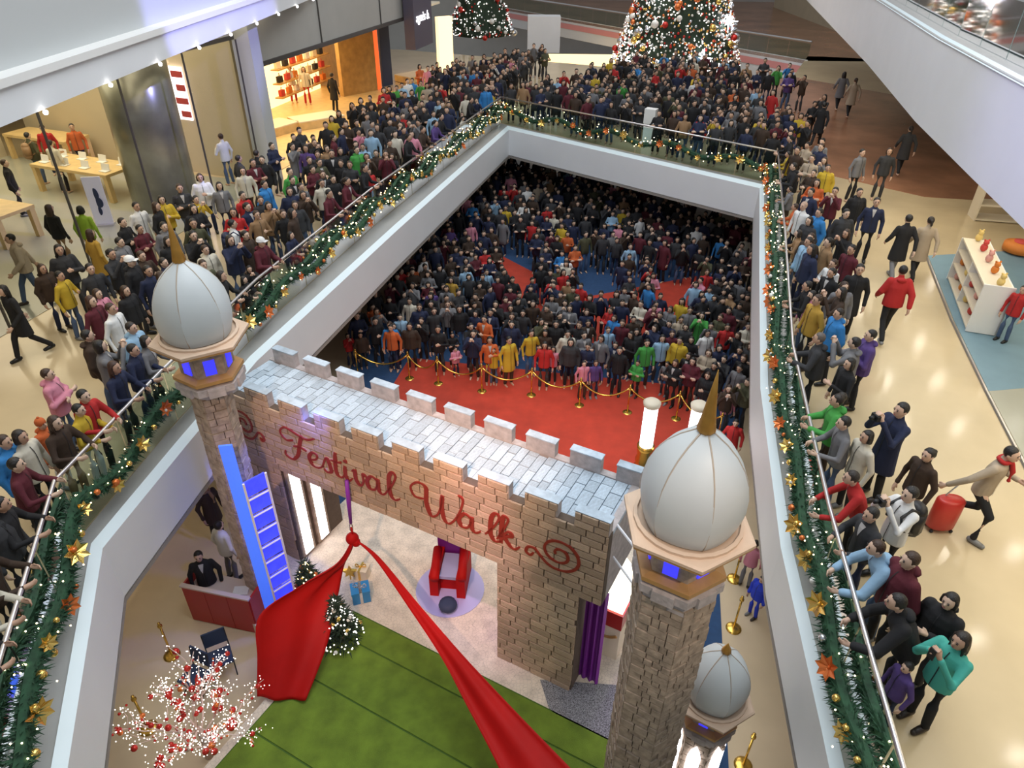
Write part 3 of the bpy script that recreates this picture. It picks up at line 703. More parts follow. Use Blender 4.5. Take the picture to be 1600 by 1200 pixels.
def figure(pn, fine=True):
    P = POSES[pn]; ln = P['lean']
    def L(x, y, z):                                      # lean of the trunk about the hips
        k = max(0.0, z - .92); return (x, y - k * ln * 1.25, z - .35 * ln * k * ln)
    body = MB()
    loft(body, [(*L(0, 0, .84), .12, .09), (*L(0, 0, .95), .14, .10), (*L(0, 0, 1.08), .12, .085), (*L(0, 0, 1.25), .145, .10), (*L(0, 0, 1.34), .13, .08), (*L(0, .0, 1.42), .07, .055)], 12)
    limb(body, [L(0, .01, 1.38), L(0, 0, 1.48), L(0, -.012, 1.54)], [.058, .052, .052])
    h = Vector(L(0, -.02, 1.595))
    body.ball(h, (.076, .094, .108), 16, 10); body.ball(h + Vector((0, -.03, -.055)), (.052, .058, .055), 12, 8)
    body.ball(h + Vector((0, -.098, -.012)), (.013, .02, .024), 8, 6)
    for s in (1, -1):
        body.ball(h + Vector((.078 * s, .008, -.01)), (.012, .022, .032), 8, 6)
        i = 0 if s > 0 else 1
        sh = Vector(L(.165 * s, .0, 1.37)); el = Vector(L(*P['elbows'][i])) if ln < .2 else Vector(P['elbows'][i]); ha = Vector(P['hands'][i])
        limb(body, [sh - Vector((.02 * s, 0, .03)), el, ha], [.040, .032, .027])
        d = (ha - el).normalized(); inw = Vector((-s, 0, 0)); pn_ = (inw - d * inw.dot(d)).normalized(); sd = d.cross(pn_)
        if fine:
            pc = ha + d * .05; rr = (.04, .04, .04)
            limb(body, [ha, ha + d * .05, ha + d * .085], [.028, .033, .030])
            for j in range(4):
                o = sd * ((j - 1.5) * .0215); l = (.062, .074, .070, .054)[j]
                b0 = ha + d * .085 + o; b1 = b0 + d * l * .55 + pn_ * .006; b2 = b1 + d * l * .38 + pn_ * .026
                limb(body, [b0, b1, b2], [.0105, .010, .0085], 6)
            t0 = ha + d * .03 - sd * .028; limb(body, [t0, t0 - sd * .026 + d * .03 + pn_ * .008, t0 - sd * .03 + d * .062 + pn_ * .018], [.013, .0115, .0095], 6)
        else: limb(body, [ha, ha + d * .09, ha + d * .15], [.028, .036, .02])
        hp = Vector((.09 * s, 0, .90)); kn = Vector(P['knees'][i]); an = Vector(P['ankles'][i])
        limb(body, [hp, kn, an], [.072, .048, .034]); f = Vector((0, -1, 0)); limb(body, [an + Vector((0, .02, -.04)), an + Vector((0, -.13, -.05))], [.035, .028])
    ex = []
    for s in (1, -1):
        e = MB(); e.ball(h + Vector((.03 * s, -.0885, .012)), (.0135, .008, .0065), 8, 5); ex.append((e, 1))
        e = MB(); e.ball(h + Vector((.03 * s, -.091, .033)), (.018, .006, .004), 8, 4); ex.append((e, 1))
    e = MB(); e.ball(h + Vector((0, -.089, -.058)), (.022, .008, .007), 8, 5); ex.append((e, 2))
    bodym = fuse(body, .0085 if fine else .02, .16 if fine else .5, 'person', ['skin', 'eye', 'lips'], 3, ex)
    def topmesh(long, puff, suit=False):
        t = MB(); q = puff
        if long: rings = [(0, .01, .56, .215 + q, .155 + q), (0, .0, .75, .20 + q, .145 + q), (*L(0, 0, .95), .178 + q, .128 + q), (*L(0, 0, 1.10), .165 + q, .12 + q), (*L(0, 0, 1.26), .18 + q, .128 + q), (*L(0, 0, 1.37), .175 + q * .5, .108 + q * .5), (*L(0, .005, 1.435), .085, .075)]
        else: rings = [(*L(0, 0, .82), .185 + q, .135 + q), (*L(0, 0, .95), .182 + q, .132 + q), (*L(0, 0, 1.10), .168 + q, .122 + q), (*L(0, 0, 1.26), .182 + q, .128 + q), (*L(0, 0, 1.37), .176 + q * .5, .108 + q * .5), (*L(0, .005, 1.435), .085, .075)]
        loft(t, rings, 14); limb(t, [L(0, .012, 1.42), L(0, .01, 1.475)], [.07, .062])
        for s in (1, -1):
            i = 0 if s > 0 else 1
            sh = Vector(L(.17 * s, 0, 1.36)); el = Vector(L(*P['elbows'][i])) if ln < .2 else Vector(P['elbows'][i]); ha = Vector(P['hands'][i])
            limb(t, [sh, el, el.lerp(ha, .92)], [.068 + q * .6, .054 + q * .6, .043 + q * .4])
        ex = []
        def ry(z):
            for (a, b) in zip(rings, rings[1:]):
                if a[2] <= z <= b[2]: f = (z - a[2]) / (b[2] - a[2]); return a[1] * (1 - f) + b[1] * f - (a[4] * (1 - f) + b[4] * f)
            return rings[-1][1] - rings[-1][4]
        def strip(z0, z1, w0, w1, mi, off):
            m = MB(); zs = [z0 + (z1 - z0) * i / 8 for i in range(9)]
            for i in range(8):
                wa, wb = w0 + (w1 - w0) * i / 8, w0 + (w1 - w0) * (i + 1) / 8
                m.add([(-wa, ry(zs[i]) - off, zs[i]), (wa, ry(zs[i]) - off, zs[i]), (wb, ry(zs[i + 1]) - off, zs[i + 1]), (-wb, ry(zs[i + 1]) - off, zs[i + 1])], [(0, 1, 2, 3)])
            ex.append((m, mi))
        if suit: strip(1.22, 1.425, .002, .05, 1, .006)
        strip(rings[0][2] + .02, 1.42 if not suit else 1.23, .006, .006, 2, .008)
        if puff > .02:
            hm = MB(); hm.ball(L(0, .09, 1.43), (.10, .07, .05), 10, 6); ex.append((hm, 0))
        return fuse(t, .016, .45, 'jacket', ['cloth', 'shirt_white', 'zip'], 3, ex)
    def trou():
        t = MB(); loft(t, [(0, 0, .80, .15, .115), (0, 0, .90, .165, .12), (*L(0, 0, 1.02), .15, .11)], 12)
        for s in (1, -1):
            i = 0 if s > 0 else 1; kn = Vector(P['knees'][i]); an = Vector(P['ankles'][i])
            limb(t, [(.088 * s, 0, .86), kn, an + Vector((0, 0, .03))], [.088, .064, .054])
        return fuse(t, .016, .4, 'trousers', ['cloth'], 3)
    shoes = []
    for i in (0, 1):
        an = Vector(P['ankles'][i]); m = MB(); limb(m, [an + Vector((0, .035, -.03)), an + Vector((0, -.05, -.035)), an + Vector((0, -.15, -.045))], [.046, .047, .038])
        for j, v in enumerate(m.v): m.v[j] = (v[0], v[1], max(v[2], an.z - .08))
        shoes.append(m.mesh('shoe', ['shoe'], True))
    return dict(body=bodym, jacket=topmesh(False, .0), suit=topmesh(False, .004, True), puffer=topmesh(False, .028), coat=topmesh(True, .005), trousers=trou(), shoes=shoes, head=h, neck=Vector(L(0, 0, 1.45)) - Vector((0, 0, 1.45)))
def hairmesh(kind):
    m = MB()
    m.ball((0, .016, .022), (.087, .098, .100), 14, 9)
    if kind == 'long':
        loft(m, [(0, .06, -.26, .085, .035), (0, .065, -.15, .098, .05), (0, .045, -.03, .096, .07), (0, .02, .04, .085, .085)], 12)
        for s in (1, -1): limb(m, [(.078 * s, .0, .03), (.086 * s, .0, -.06), (.08 * s, .0, -.16)], [.022, .024, .016])
    if kind == 'bob':
        loft(m, [(0, .04, -.10, .092, .06), (0, .035, -.03, .096, .075), (0, .02, .04, .085, .085)], 12)
        for s in (1, -1): limb(m, [(.078 * s, -.005, .03), (.084 * s, -.005, -.06)], [.024, .024])
    if kind == 'tail':
        m.ball((0, .12, .03), .04, 8, 6); limb(m, [(0, .125, .03), (0, .15, -.06), (0, .135, -.16)], [.034, .03, .014])
    # carve the face: push front vertices below the fringe back
    for i, v in enumerate(m.v):
        if v[1] < -.035 and v[2] < .045: m.v[i] = (v[0] * .8, -.02, max(v[2], .0))
    return fuse(m, .012, .5, 'hair', ['hair'], 2)
HAIR = {k: hairmesh(k) for k in ('short', 'long', 'bob', 'tail')}
hat = MB(); hat.ball((0, .012, .045), (.095, .105, .085), 14, 8); hat.lathe([(.10, .02), (.104, .03), (.10, .05)], 14, (0, .012, 0)); hat.box((0, -.115, .035), (.13, .08, .012))
HAIR['cap'] = hat.mesh('cap', ['cloth'], True)
bn = MB(); bn.ball((0, .014, .035), (.094, .105, .105), 14, 8); bn.ball((0, .02, .14), .03, 8, 6)
HAIR['beanie'] = bn.mesh('beanie', ['cloth'], True)
pk = MB(); limb(pk, [(0, .19, 1.30), (0, .20, 1.0)], [.12, .13], 10)
for s in (1, -1): pk.tube([(.09 * s, .12, 1.36), (.10 * s, -.0, 1.435), (.11 * s, -.13, 1.33), (.13 * s, -.08, 1.12), (.12 * s, .12, 1.02)], .018, 6)
for i, v in enumerate(pk.v): pk.v[i] = (v[0] * 1.15, v[1], v[2])
PACK = pk.mesh('backpack', ['leather'], True)
hb = MB(); hb.box((0, 0, -.12), (.10, .30, .22)); hb.tube(smooth_path([(0, -.12, -.02), (0, -.08, .14), (0, 0, .19), (0, .08, .14), (0, .12, -.02)], 4), .009, 5)
BAG = hb.mesh('bag', ['leather'])
sc_ = MB(); V = []
for i in range(14): a = 2 * math.pi * i / 14; sc_.ball((.085 * math.cos(a), .075 * math.sin(a), 1.47 + .008 * math.sin(3 * a)), .034, 7, 5)
limb(sc_, [(.03, -.09, 1.45), (.05, -.135, 1.32), (.05, -.14, 1.16)], [.035, .04, .03])
SCARF = fuse(sc_, .014, .5, 'scarf', ['cloth'], 2)

FIG = {k: figure(k) for k in POSES}

COLS = {
 'black': (.012, .012, .014), 'charcoal': (.035, .036, .04), 'navy': (.015, .022, .06), 'maroon': (.10, .012, .022), 'dark brown': (.045, .026, .016), 'grey': (.17, .17, .18),
 'olive': (.07, .07, .035), 'beige': (.42, .34, .25), 'cream': (.60, .56, .46), 'white': (.75, .75, .74), 'red': (.45, .02, .02), 'orange': (.55, .12, .03), 'yellow': (.55, .38, .03),
 'green': (.06, .32, .06), 'teal': (.07, .42, .34), 'blue': (.03, .20, .50), 'light blue': (.28, .45, .62), 'purple': (.09, .05, .20), 'pink': (.62, .24, .32), 'mustard': (.45, .27, .04), 'denim': (.07, .11, .20), 'tan': (.30, .18, .09), 'lime': (.35, .55, .05), 'bright blue': (.02, .05, .55)}
SKIN = [(.58, .37, .26), (.62, .41, .30), (.52, .32, .22), (.66, .46, .34)]
HAIRC = [(.012, .010, .009), (.012, .010, .009), (.02, .014, .011), (.045, .022, .012)]
DARK = ['black'] * 7 + ['charcoal'] * 4 + ['navy'] * 4 + ['maroon'] * 2 + ['dark brown'] * 3 + ['grey'] * 2 + ['olive']
MIX = DARK * 2 + ['beige', 'white', 'red', 'blue', 'pink', 'cream', 'grey', 'light blue', 'orange', 'maroon', 'tan', 'green', 'yellow', 'purple', 'red']
PED = at(1012, 226, U)
people = []     # every placed figure: dict
occ = {}        # coarse grid for spacing
def near(x, y, z, d):
    for gx in range(int(x // 1) - 1, int(x // 1) + 2):
        for gy in range(int(y // 1) - 1, int(y // 1) + 2):
            for (a, b, c) in occ.get((gx, gy, z > 2), ()):
                if (a - x) ** 2 + (b - y) ** 2 < d * d: return True
    return False
def put(x, y, z, face, zone, top=None, bot=None, pose='stand', hair=None, coat=None, h=None, label=None, pack=None, bag=None, scarf=None, hairc=None, cap=None):
    rnd = random.random
    occ.setdefault((int(x // 1), int(y // 1), z > 2), []).append((x, y, 0))
    people.append(dict(x=x, y=y, z=z, face=face, zone=zone, top=top or random.choice(MIX), bot=bot or random.choice(['black', 'black', 'charcoal', 'navy', 'denim', 'dark brown']),
        pose=pose, hair=hair or random.choice(['short', 'short', 'short', 'long', 'bob', 'tail']), coat=coat or random.choice(['jacket', 'jacket', 'jacket', 'suit', 'puffer', 'puffer', 'puffer', 'coat']),
        h=h or random.uniform(.93, 1.05), label=label, pack=pack, bag=bag, scarf=scarf, hairc=hairc, cap=cap))
def toward(x, y, tx, ty): return math.atan2(tx - x, -(ty - y))
def head(px, py, z=U, h=1.0): p = at(px, py, z + 1.6 * h); return p.x, p.y
STG = (0.2, 10.5)
def hp(px, py, zone, label=None, face=None, h=None, z=U, **k):
    hh = h or 1.0; x, y = head(px, py, z, hh)
    f = toward(x, y, *STG) if face is None else math.radians(face)
    put(x, y, z, f, zone, h=hh, label=label, **k)
# face angles: 0 = toward camera, 90 = toward +x (right), -90 = toward left, 180 = away
# --- right walkway, singled out by eye
hp(1503, 1000, 'right', 'woman in teal hooded jacket raising a phone near the right railing', -70, top='teal', bot='black', pose='photo', hair='long', coat='jacket', h=.97)
hp(1486, 938, 'right', 'woman in black jacket standing just behind the teal jacket woman', -60, top='black', bot='charcoal', pose='phone', hair='bob', h=.95)
hp(1424, 875, 'right', 'man in dark maroon jacket standing behind the right railing', -85, top='maroon', bot='black', hair='short', coat='puffer', h=1.05)
hp(1376, 938, 'right', 'man in black padded jacket leaning far over the right railing', -80, top='black', bot='black', pose='bent', hair='short', coat='puffer', h=1.02)
hp(1402, 1040, 'right', 'small child in purple top at the right railing', -80, top='purple', bot='navy', hair='short', h=.66, coat='jacket')
hp(1338, 848, 'right', 'youth in pale blue hooded jacket with arms over right railing', -75, top='light blue', bot='denim', pose='bent', hair='short', coat='puffer')
hp(1424, 772, 'right', 'man in white shirt with black backpack filming by right railing', -80, top='white', bot='black', pose='photo', hair='short', coat='jacket', h=1.04, pack='black')
hp(1327, 742, 'right', 'person in red jacket leaning on the right railing', -80, top='red', bot='black', pose='bent', hair='short', coat='jacket', h=.98)
hp(1326, 797, 'right', 'person in charcoal jacket and pale collar at the right railing', -75, top='charcoal', bot='navy', pose='rail', hair='short', coat='suit', h=.98)
hp(1410, 640, 'right', 'tall man in long navy coat holding a camera up on right walkway', -75, top='navy', bot='black', pose='photo', hair='short', coat='coat', h=1.10)
hp(1356, 682, 'right', 'dark-haired woman in cream jacket behind right railing', -80, top='cream', bot='black', hair='bob', h=.95, coat='jacket')
hp(1452, 710, 'right', 'woman in dark brown jacket standing beside the red suitcase', -70, top='dark brown', bot='beige', hair='tail', h=.94, coat='jacket')
hp(1290, 656, 'right', 'man in grey hooded top resting folded arms on right railing', -80, top='grey', bot='denim', pose='rail', hair='short', coat='jacket')
hp(1278, 622, 'right', 'person in green jacket leaning at the right railing', -80, top='green', bot='dark brown', pose='rail', hair='short', coat='puffer')
hp(1567, 702, 'right', 'person striding in beige jacket and red scarf pulling a suitcase', 35, top='beige', bot='black', pose='run', hair='short', coat='jacket', scarf='red', h=1.02)
hp(1329, 568, 'right', 'woman in black top with bobbed hair behind right railing', -80, top='black', bot='dark brown', pose='phone', hair='bob', coat='jacket', h=.96)
hp(1362, 524, 'right', 'man in purple padded jacket with raised hand on right walkway', -95, top='purple', bot='black', pose='phone', hair='short', coat='puffer')
hp(1412, 424, 'right', 'man in bright red padded jacket walking on the right walkway', 170, top='red', bot='black', pose='walk', hair='short', coat='puffer', h=1.03)
hp(1344, 420, 'right', 'man in black coat beside woman in grey on right walkway', -20, top='black', bot='black', hair='short', coat='coat', h=1.04)
hp(1319, 447, 'right', 'woman in grey padded jacket beside man in black coat', 0, top='grey', bot='black', hair='bob', coat='puffer', h=.94)
hp(1421, 343, 'right', 'person in black coat with grey trousers walking past the shop', 175, top='black', bot='grey', pose='walk', hair='short', coat='coat', h=1.02)
hp(1455, 346, 'right', 'woman in beige coat walking beside the shop counter', 170, top='beige', bot='black', pose='walk', hair='tail', coat='coat', h=.98)
hp(1322, 333, 'right', 'man in dark jacket and grey trousers in group of suited men', 0, top='charcoal', bot='grey', coat='puffer', hair='short', h=1.03)
hp(1370, 315, 'right', 'man in navy suit and white shirt at right of suited group', -20, top='navy', bot='black', coat='suit', hair='short', h=1.05)
hp(1343, 300, 'right', 'person in black at the back of the suited group', 0, top='black', bot='black', coat='puffer', hair='short')
hp(1347, 238, 'right', 'person in grey jacket on the brown floor', 20, top='grey', bot='black', coat='jacket', hair='short')
hp(1390, 236, 'right', 'person in charcoal jacket standing on the brown floor', -20, top='charcoal', bot='charcoal', coat='jacket', hair='bob')
hp(1424, 202, 'right', 'person in dark grey coat walking under the upper slab', 170, top='charcoal', bot='black', coat='coat', pose='walk', hair='tail')
hp(1288, 165, 'right', 'person in long black coat walking on the brown floor', 150, top='black', bot='black', coat='coat', pose='walk', hair='short')
hp(1338, 126, 'right', 'woman in beige coat and black boots on the far brown floor', 175, top='beige', bot='black', coat='coat', pose='walk', hair='tail')
hp(1320, 116, 'right', 'person in grey coat walking beside the beige coat', 175, top='grey', bot='black', coat='coat', pose='walk', hair='long')
hp(1278, 468, 'right', 'man in mustard jacket behind the right railing', -75, top='mustard', bot='black', hair='short', coat='jacket')
hp(1270, 528, 'right', 'older man in dark jacket leaning on the right railing', -80, top='charcoal', bot='black', pose='rail', hair='short', hairc=(.12, .10, .09), coat='puffer')
hp(1281, 332, 'right', 'person in bright blue padded jacket behind far right railing', -70, top='blue', bot='black', hair='short', coat='puffer')
hp(1240, 320, 'right', 'bald man in white jacket at far end of right railing', -60, top='white', bot='black', hair='short', hairc=(.5, .34, .25), coat='jacket')
hp(1268, 300, 'right', 'man in navy suit with white collar behind far right railing', -60, top='navy', bot='black', hair='short', coat='suit')
hp(1243, 375, 'right', 'person in pale blue jacket at the far right railing', -70, top='light blue', bot='navy', hair='short', coat='puffer')
hp(1228, 455, 'right', 'girl in pink top pressed against the right railing', -75, top='pink', bot='white', hair='bob', coat='jacket', h=.85)
hp(1600, 452, 'right', 'shop visitor in red and blue on the blue shop floor', -60, top='red', bot='denim', hair='tail', coat='jacket', h=.8)
# --- left walkway
hp(20, 372, 'left', 'man in beige jacket and jeans striding on the left walkway', -50, top='beige', bot='denim', pose='walk', hair='short', coat='puffer', h=1.03)
hp(76, 326, 'left', 'woman in black jacket and tan trousers seen from behind', 160, top='black', bot='tan', pose='stand', hair='long', coat='jacket', h=1.0)
hp(125, 328, 'left', 'woman in pale green top in front of the store', 180, top='lime', bot='black', hair='bob', coat='jacket', h=.97)
hp(140, 365, 'left', 'woman in mustard coat with long dark hair', 150, top='mustard', bot='denim', hair='long', coat='coat', h=.97)
hp(8, 452, 'left', 'person in black coat walking at left picture edge', -30, top='black', bot='black', pose='walk', hair='long', coat='coat', h=.98)
hp(212, 322, 'left', 'man in long white coat in front of the store column', 60, top='white', bot='cream', hair='short', coat='coat', h=1.02)
hp(190, 347, 'left', 'person in black with crossed arms near the white-shirted man', 80, top='black', bot='black', pose='fold', hair='short', coat='jacket')
hp(243, 322, 'left', 'person with long black hair in a long black coat', 90, top='black', bot='black', hair='long', coat='coat')
hp(186, 378, 'left', 'person in grey jacket beside the man in a cap', 80, top='grey', bot='charcoal', hair='short', coat='puffer')
hp(202, 408, 'left', 'man in white cap and black jacket left of the dome', 90, top='black', bot='charcoal', hair='cap', cap='white', coat='puffer', h=1.06)
hp(141, 470, 'left', 'woman in maroon jacket with brown hair behind left railing', 80, top='maroon', bot='dark brown', hair='long', hairc=(.06, .025, .015), coat='jacket')
hp(172, 482, 'left', 'person in white jacket and black trousers beside maroon jacket woman', 80, top='white', bot='black', hair='short', coat='jacket')
hp(204, 512, 'left', 'person in pale blue jacket left of the pale dome', 80, top='light blue', bot='grey', hair='short', coat='puffer')
hp(229, 548, 'left', 'man in navy suit at left railing beside the tower', 85, top='navy', bot='navy', pose='rail', hair='short', coat='jacket')
hp(172, 573, 'left', 'woman in navy jacket with brown hair at left railing', 85, top='navy', bot='black', pose='rail', hair='long', hairc=(.05, .02, .012), coat='jacket')
hp(136, 618, 'left', 'person in dark red top leaning on the left railing', 80, top='red', bot='black', pose='rail', hair='short', coat='jacket')
hp(118, 640, 'left', 'person in bright yellow top at the left railing', 85, top='yellow', bot='white', pose='rail', hair='short', coat='jacket', h=.93)
hp(98, 660, 'left', 'person in brown jacket leaning on the left railing', 85, top='dark brown', bot='tan', pose='rail', hair='long', coat='jacket')
hp(63, 662, 'left', 'child in orange jacket behind the left railing', 80, top='orange', bot='white', hair='beanie', cap='orange', coat='puffer', h=.8)
hp(30, 682, 'left', 'person in cream jacket with dark bob behind left railing', 85, top='cream', bot='black', hair='bob', coat='jacket')
hp(5, 690, 'left', 'person in bright blue jacket at left picture edge', 85, top='blue', bot='black', hair='short', coat='puffer')
hp(46, 722, 'left', 'person in maroon jacket bending over the left railing corner', 85, top='maroon', bot='black', pose='rail', hair='short', coat='jacket')
hp(40, 780, 'left', 'person in black jacket leaning just below the left railing bend', 90, top='black', bot='black', pose='rail', hair='short', coat='jacket')
hp(4, 800, 'left', 'person in charcoal coat behind the left railing corner', 90, top='charcoal', bot='black', hair='short', coat='puffer')
hp(40, 852, 'left', 'person in dark brown jacket at the near left railing', 90, top='dark brown', bot='black', pose='rail', hair='short', coat='jacket')
hp(8, 905, 'left', 'person in cream jacket at near left railing', 90, top='cream', bot='black', pose='rail', hair='bob', coat='jacket')
hp(-10, 985, 'left', 'person in black at lower left edge gripping the railing', 90, top='black', bot='black', pose='rail', hair='short', coat='jacket')
hp(378, 305, 'left', 'person in bright red coat beside a blue jacket', 60, top='red', bot='black', coat='coat', hair='short')
hp(412, 288, 'left', 'person in bright blue jacket beside a red coat', 70, top='blue', bot='black', coat='puffer', hair='short')
hp(362, 350, 'left', 'person in white shirt with dark backpack on left walkway', 110, top='white', bot='grey', coat='jacket', hair='short', pack='navy')
hp(452, 268, 'left', 'person in green jacket open over a white shirt', 60, top='green', bot='black', coat='suit', hair='short')
hp(410, 378, 'left', 'person in maroon with white cap at the left railing', 60, top='maroon', bot='black', coat='puffer', hair='cap', cap='white', pose='rail')
hp(576, 268, 'left', 'child in bright red jacket at left railing', 40, top='red', bot='navy', coat='puffer', hair='short', h=.8)
hp(520, 215, 'left', 'person in maroon coat walking near the wooden shop', 100, top='maroon', bot='black', coat='coat', hair='short')
hp(760, 138, 'left', 'person in bright blue jacket near the railing corner', 20, top='blue', bot='black', coat='puffer', hair='short')
hp(345, 214, 'left', 'person in white top standing inside the store window', -120, top='white', bot='denim', coat='jacket', hair='short', pose='phone')
hp(400, 240, 'left', 'person in black jacket before the grey store pillar', 160, top='black', bot='black', coat='jacket', hair='short')
hp(372, 248, 'left', 'person in charcoal jacket beside the grey store pillar', 140, top='charcoal', bot='black', coat='jacket', hair='short')
# store staff and visitors
hp(66, 200, 'store', 'shop worker in red shirt behind the store table', 20, top='red', bot='navy', coat='jacket', hair='short')
hp(112, 198, 'store', 'shop worker in orange shirt beside the store table', 30, top='orange', bot='navy', coat='jacket', hair='tail')
hp(42, 212, 'store', 'visitor in olive jacket and brown backpack at the store table', 160, top='olive', bot='denim', coat='jacket', hair='short', pack='tan')
hp(78, 224, 'store', 'visitor in cream jacket standing at the store table', 170, top='cream', bot='black', coat='jacket', hair='short', pose='phone')
hp(166, 168, 'store', 'visitor in grey top deep inside the store', 150, top='grey', bot='charcoal', coat='jacket', hair='short', pose='phone')
hp(6, 255, 'store', 'visitor in black beside the store table at picture edge', 120, top='black', bot='black', coat='jacket', hair='short')
hp(452, 105, 'shop', 'figure in white blouse inside the warm-lit wooden shop', 30, top='white', bot='red', coat='jacket', hair='bob')
hp(474, 108, 'shop', 'figure in cream blouse beside the white blouse in wooden shop', 20, top='cream', bot='red', coat='jacket', hair='long')
hp(518, 118, 'shop', 'figure in black standing at the wooden shop entrance', 150, top='black', bot='black', coat='coat', hair='short')
hp(676, 115, 'left', 'person in black and grey by the pale doorway', 150, top='black', bot='grey', coat='jacket', hair='short')
# --- ground floor, beside the stage
hp(310, 868, 'ground side', 'man in black suit standing behind the red counter', 20, z=0, top='black', bot='black', coat='suit', hair='short')
hp(341, 822, 'ground side', 'person in white shirt and grey trousers behind red counter', 150, z=0, top='white', bot='grey', coat='jacket', hair='short')
hp(277, 790, 'ground side', 'person in lime jacket on the ground floor', 60, z=0, top='lime', bot='grey', coat='jacket', hair='short')
hp(318, 760, 'ground side', 'person in dark coat with tan scarf below the left slab', 60, z=0, top='dark brown', bot='black', coat='coat', hair='short', scarf='tan')
hp(1181, 850, 'ground side', 'child in pink top beside a gold stanchion', 150, z=0, top='pink', bot='grey', coat='jacket', hair='short', h=.8)
hp(1192, 905, 'ground side', 'child in bright blue outfit on the right ground floor', -60, z=0, top='bright blue', bot='bright blue', coat='puffer', hair='short', h=.72)
hp(1150, 660, 'ground side', 'person in bright red top at right end of the audience', -20, z=0, top='red', bot='charcoal', coat='coat', hair='short', h=.9)
# --- audience members whose colours catch the eye
for px, py, c, ph in [(1011, 535, 'green', 'bright green'), (1035, 528, 'light blue', 'pale blue'), (985, 385, 'light blue', 'sky blue'), (885, 405, 'white', 'plain white'), (790, 325, 'yellow', 'yellow'), (705, 437, 'mustard', 'mustard yellow'),
                      (700, 320, 'purple', 'purple'), (855, 325, 'red', 'red'), (605, 530, 'orange', 'orange'), (595, 553, 'blue', 'strong blue'), (830, 520, 'yellow', 'golden yellow'), (852, 550, 'red', 'bright red'), (500, 545, 'orange', 'burnt orange'),
                      (770, 570, 'yellow', 'lemon yellow'), (913, 570, 'pink', 'pink'), (932, 572, 'purple', 'lilac'), (1105, 425, 'red', 'crimson'), (640, 470, 'cream', 'pale cream'), (625, 495, 'light blue', 'washed blue'), (1105, 520, 'white', 'off-white'), (950, 515, 'light blue', 'grey blue'),
                      (1165, 670, 'pink', 'rose pink'), (865, 545, 'pink', 'coral'), (735, 350, 'pink', 'pale pink'), (880, 425, 'red', 'scarlet'), (1025, 475, 'pink', 'hot pink'), (760, 425, 'light blue', 'bright cyan')]:
    kid = py > 540 and c in ('yellow', 'pink', 'purple')
    hp(px, py, 'audience', 'audience member in %s top standing out from dark clothed neighbours' % ph, random.uniform(-25, 25), z=0, h=.78 if kid else random.uniform(.92, 1.02), top=c, coat='jacket')

for dx_ in (-.5, 0, .5):
    for dy_ in (-.7, -.3, .1): occ.setdefault((int((PED.x + dx_) // 1), int((PED.y + dy_) // 1), True), []).append((PED.x + dx_, PED.y + dy_, 0))
# ---- fill the crowds
def inpoly(x, y, P):
    c = False; j = len(P) - 1
    for i in range(len(P)):
        if (P[i][1] > y) != (P[j][1] > y) and x < (P[j][0] - P[i][0]) * (y - P[i][1]) / (P[j][1] - P[i][1]) + P[i][0]: c = not c
        j = i
    return c
def rows_along(line, step, offs, fn, sgn=1):
    line = [Vector(p) for p in line]
    for i in range(len(line) - 1):
        a, b = line[i], line[i + 1]; L = (b - a).length; d = (b - a) / L; nrm = Vector((-d.y, d.x)) * sgn; k = max(1, int(L / step))
        for j in range(k):
            for oi, o in enumerate(offs):
                p = a + d * ((j + .5 + .5 * (oi % 2) + random.uniform(-.2, .2)) * L / k) + nrm * (o + random.uniform(-.07, .07))
                fn(p.x, p.y, oi, o)
def try_put(x, y, z, zone, gap=.5, **k):
    if near(x, y, z, gap): return
    q = proj((x, y, z + 1.5))
    if q[2] < 1 or not (-25 < q[0] < 1625 and -30 < q[1] < 1225): return
    put(x, y, z, toward(x, y, *STG) + random.gauss(0, .3), zone, **k)
def f_left(x, y, oi, o):
    prob = (.62 if y < 8 else .55 if y < 12 else .93) if oi < 2 else (.28 if y < 9 else .32 if y < 13 else .85 if oi < 4 else .55 if y < 22 else .62)
    if y > 14 and oi > 4 and y < 19: prob = .42
    if y < 12 and oi > 3: return
    if random.random() > prob: return
    try_put(x, y, U, 'left', pose=random.choice(['rail', 'rail', 'stand', 'photo']) if oi == 0 else random.choice(['stand', 'stand', 'fold', 'photo', 'phone']), h=random.choice([None, None, None, .72, .82]) if oi == 0 else None, top=random.choice(MIX))
rows_along(RAIL_S['left'], .54, (.42, .86, 1.34, 1.85, 2.4, 3.0, 3.6, 4.2), f_left, 1)
def f_back(x, y, oi, o):
    if x > 12.5 + .1 * (y - 25): return
    prob = .9 if oi < 4 else .8 if oi < 12 else .6
    if x > 10.5 and oi > 4: prob *= .3
    if math.hypot(x - 9.3, y - 45) < 4.0 or random.random() > prob: return
    try_put(x, y, U, 'back', .5, pose=random.choice(['stand', 'stand', 'photo', 'fold']), top=random.choice(DARK + DARK + MIX))
rows_along([(RAIL[7][0] - 4.5, RAIL[7][1] + 3.8)] + RAIL_S['back'], .56, [.42 + .62 * i for i in range(22)], f_back, 1)
def f_right(x, y, oi, o):
    prob = (.9 if y > 9.5 else .35 if y > 6.6 else 0) if oi == 0 else (.85 if y > 9.5 else .1 if y > 7 else 0) if oi == 1 else (.55 if y > 12 else .1 if y > 8 else 0)
    if random.random() > prob: return
    try_put(x, y, U, 'right', pose=random.choice(['rail', 'rail', 'stand']) if oi == 0 else random.choice(['stand', 'fold', 'photo']), h=random.choice([None, None, .75, .85]) if oi == 0 else None)
rows_along(RAIL_S['right'], .5, (.42, .82, 1.25), f_right, 1)
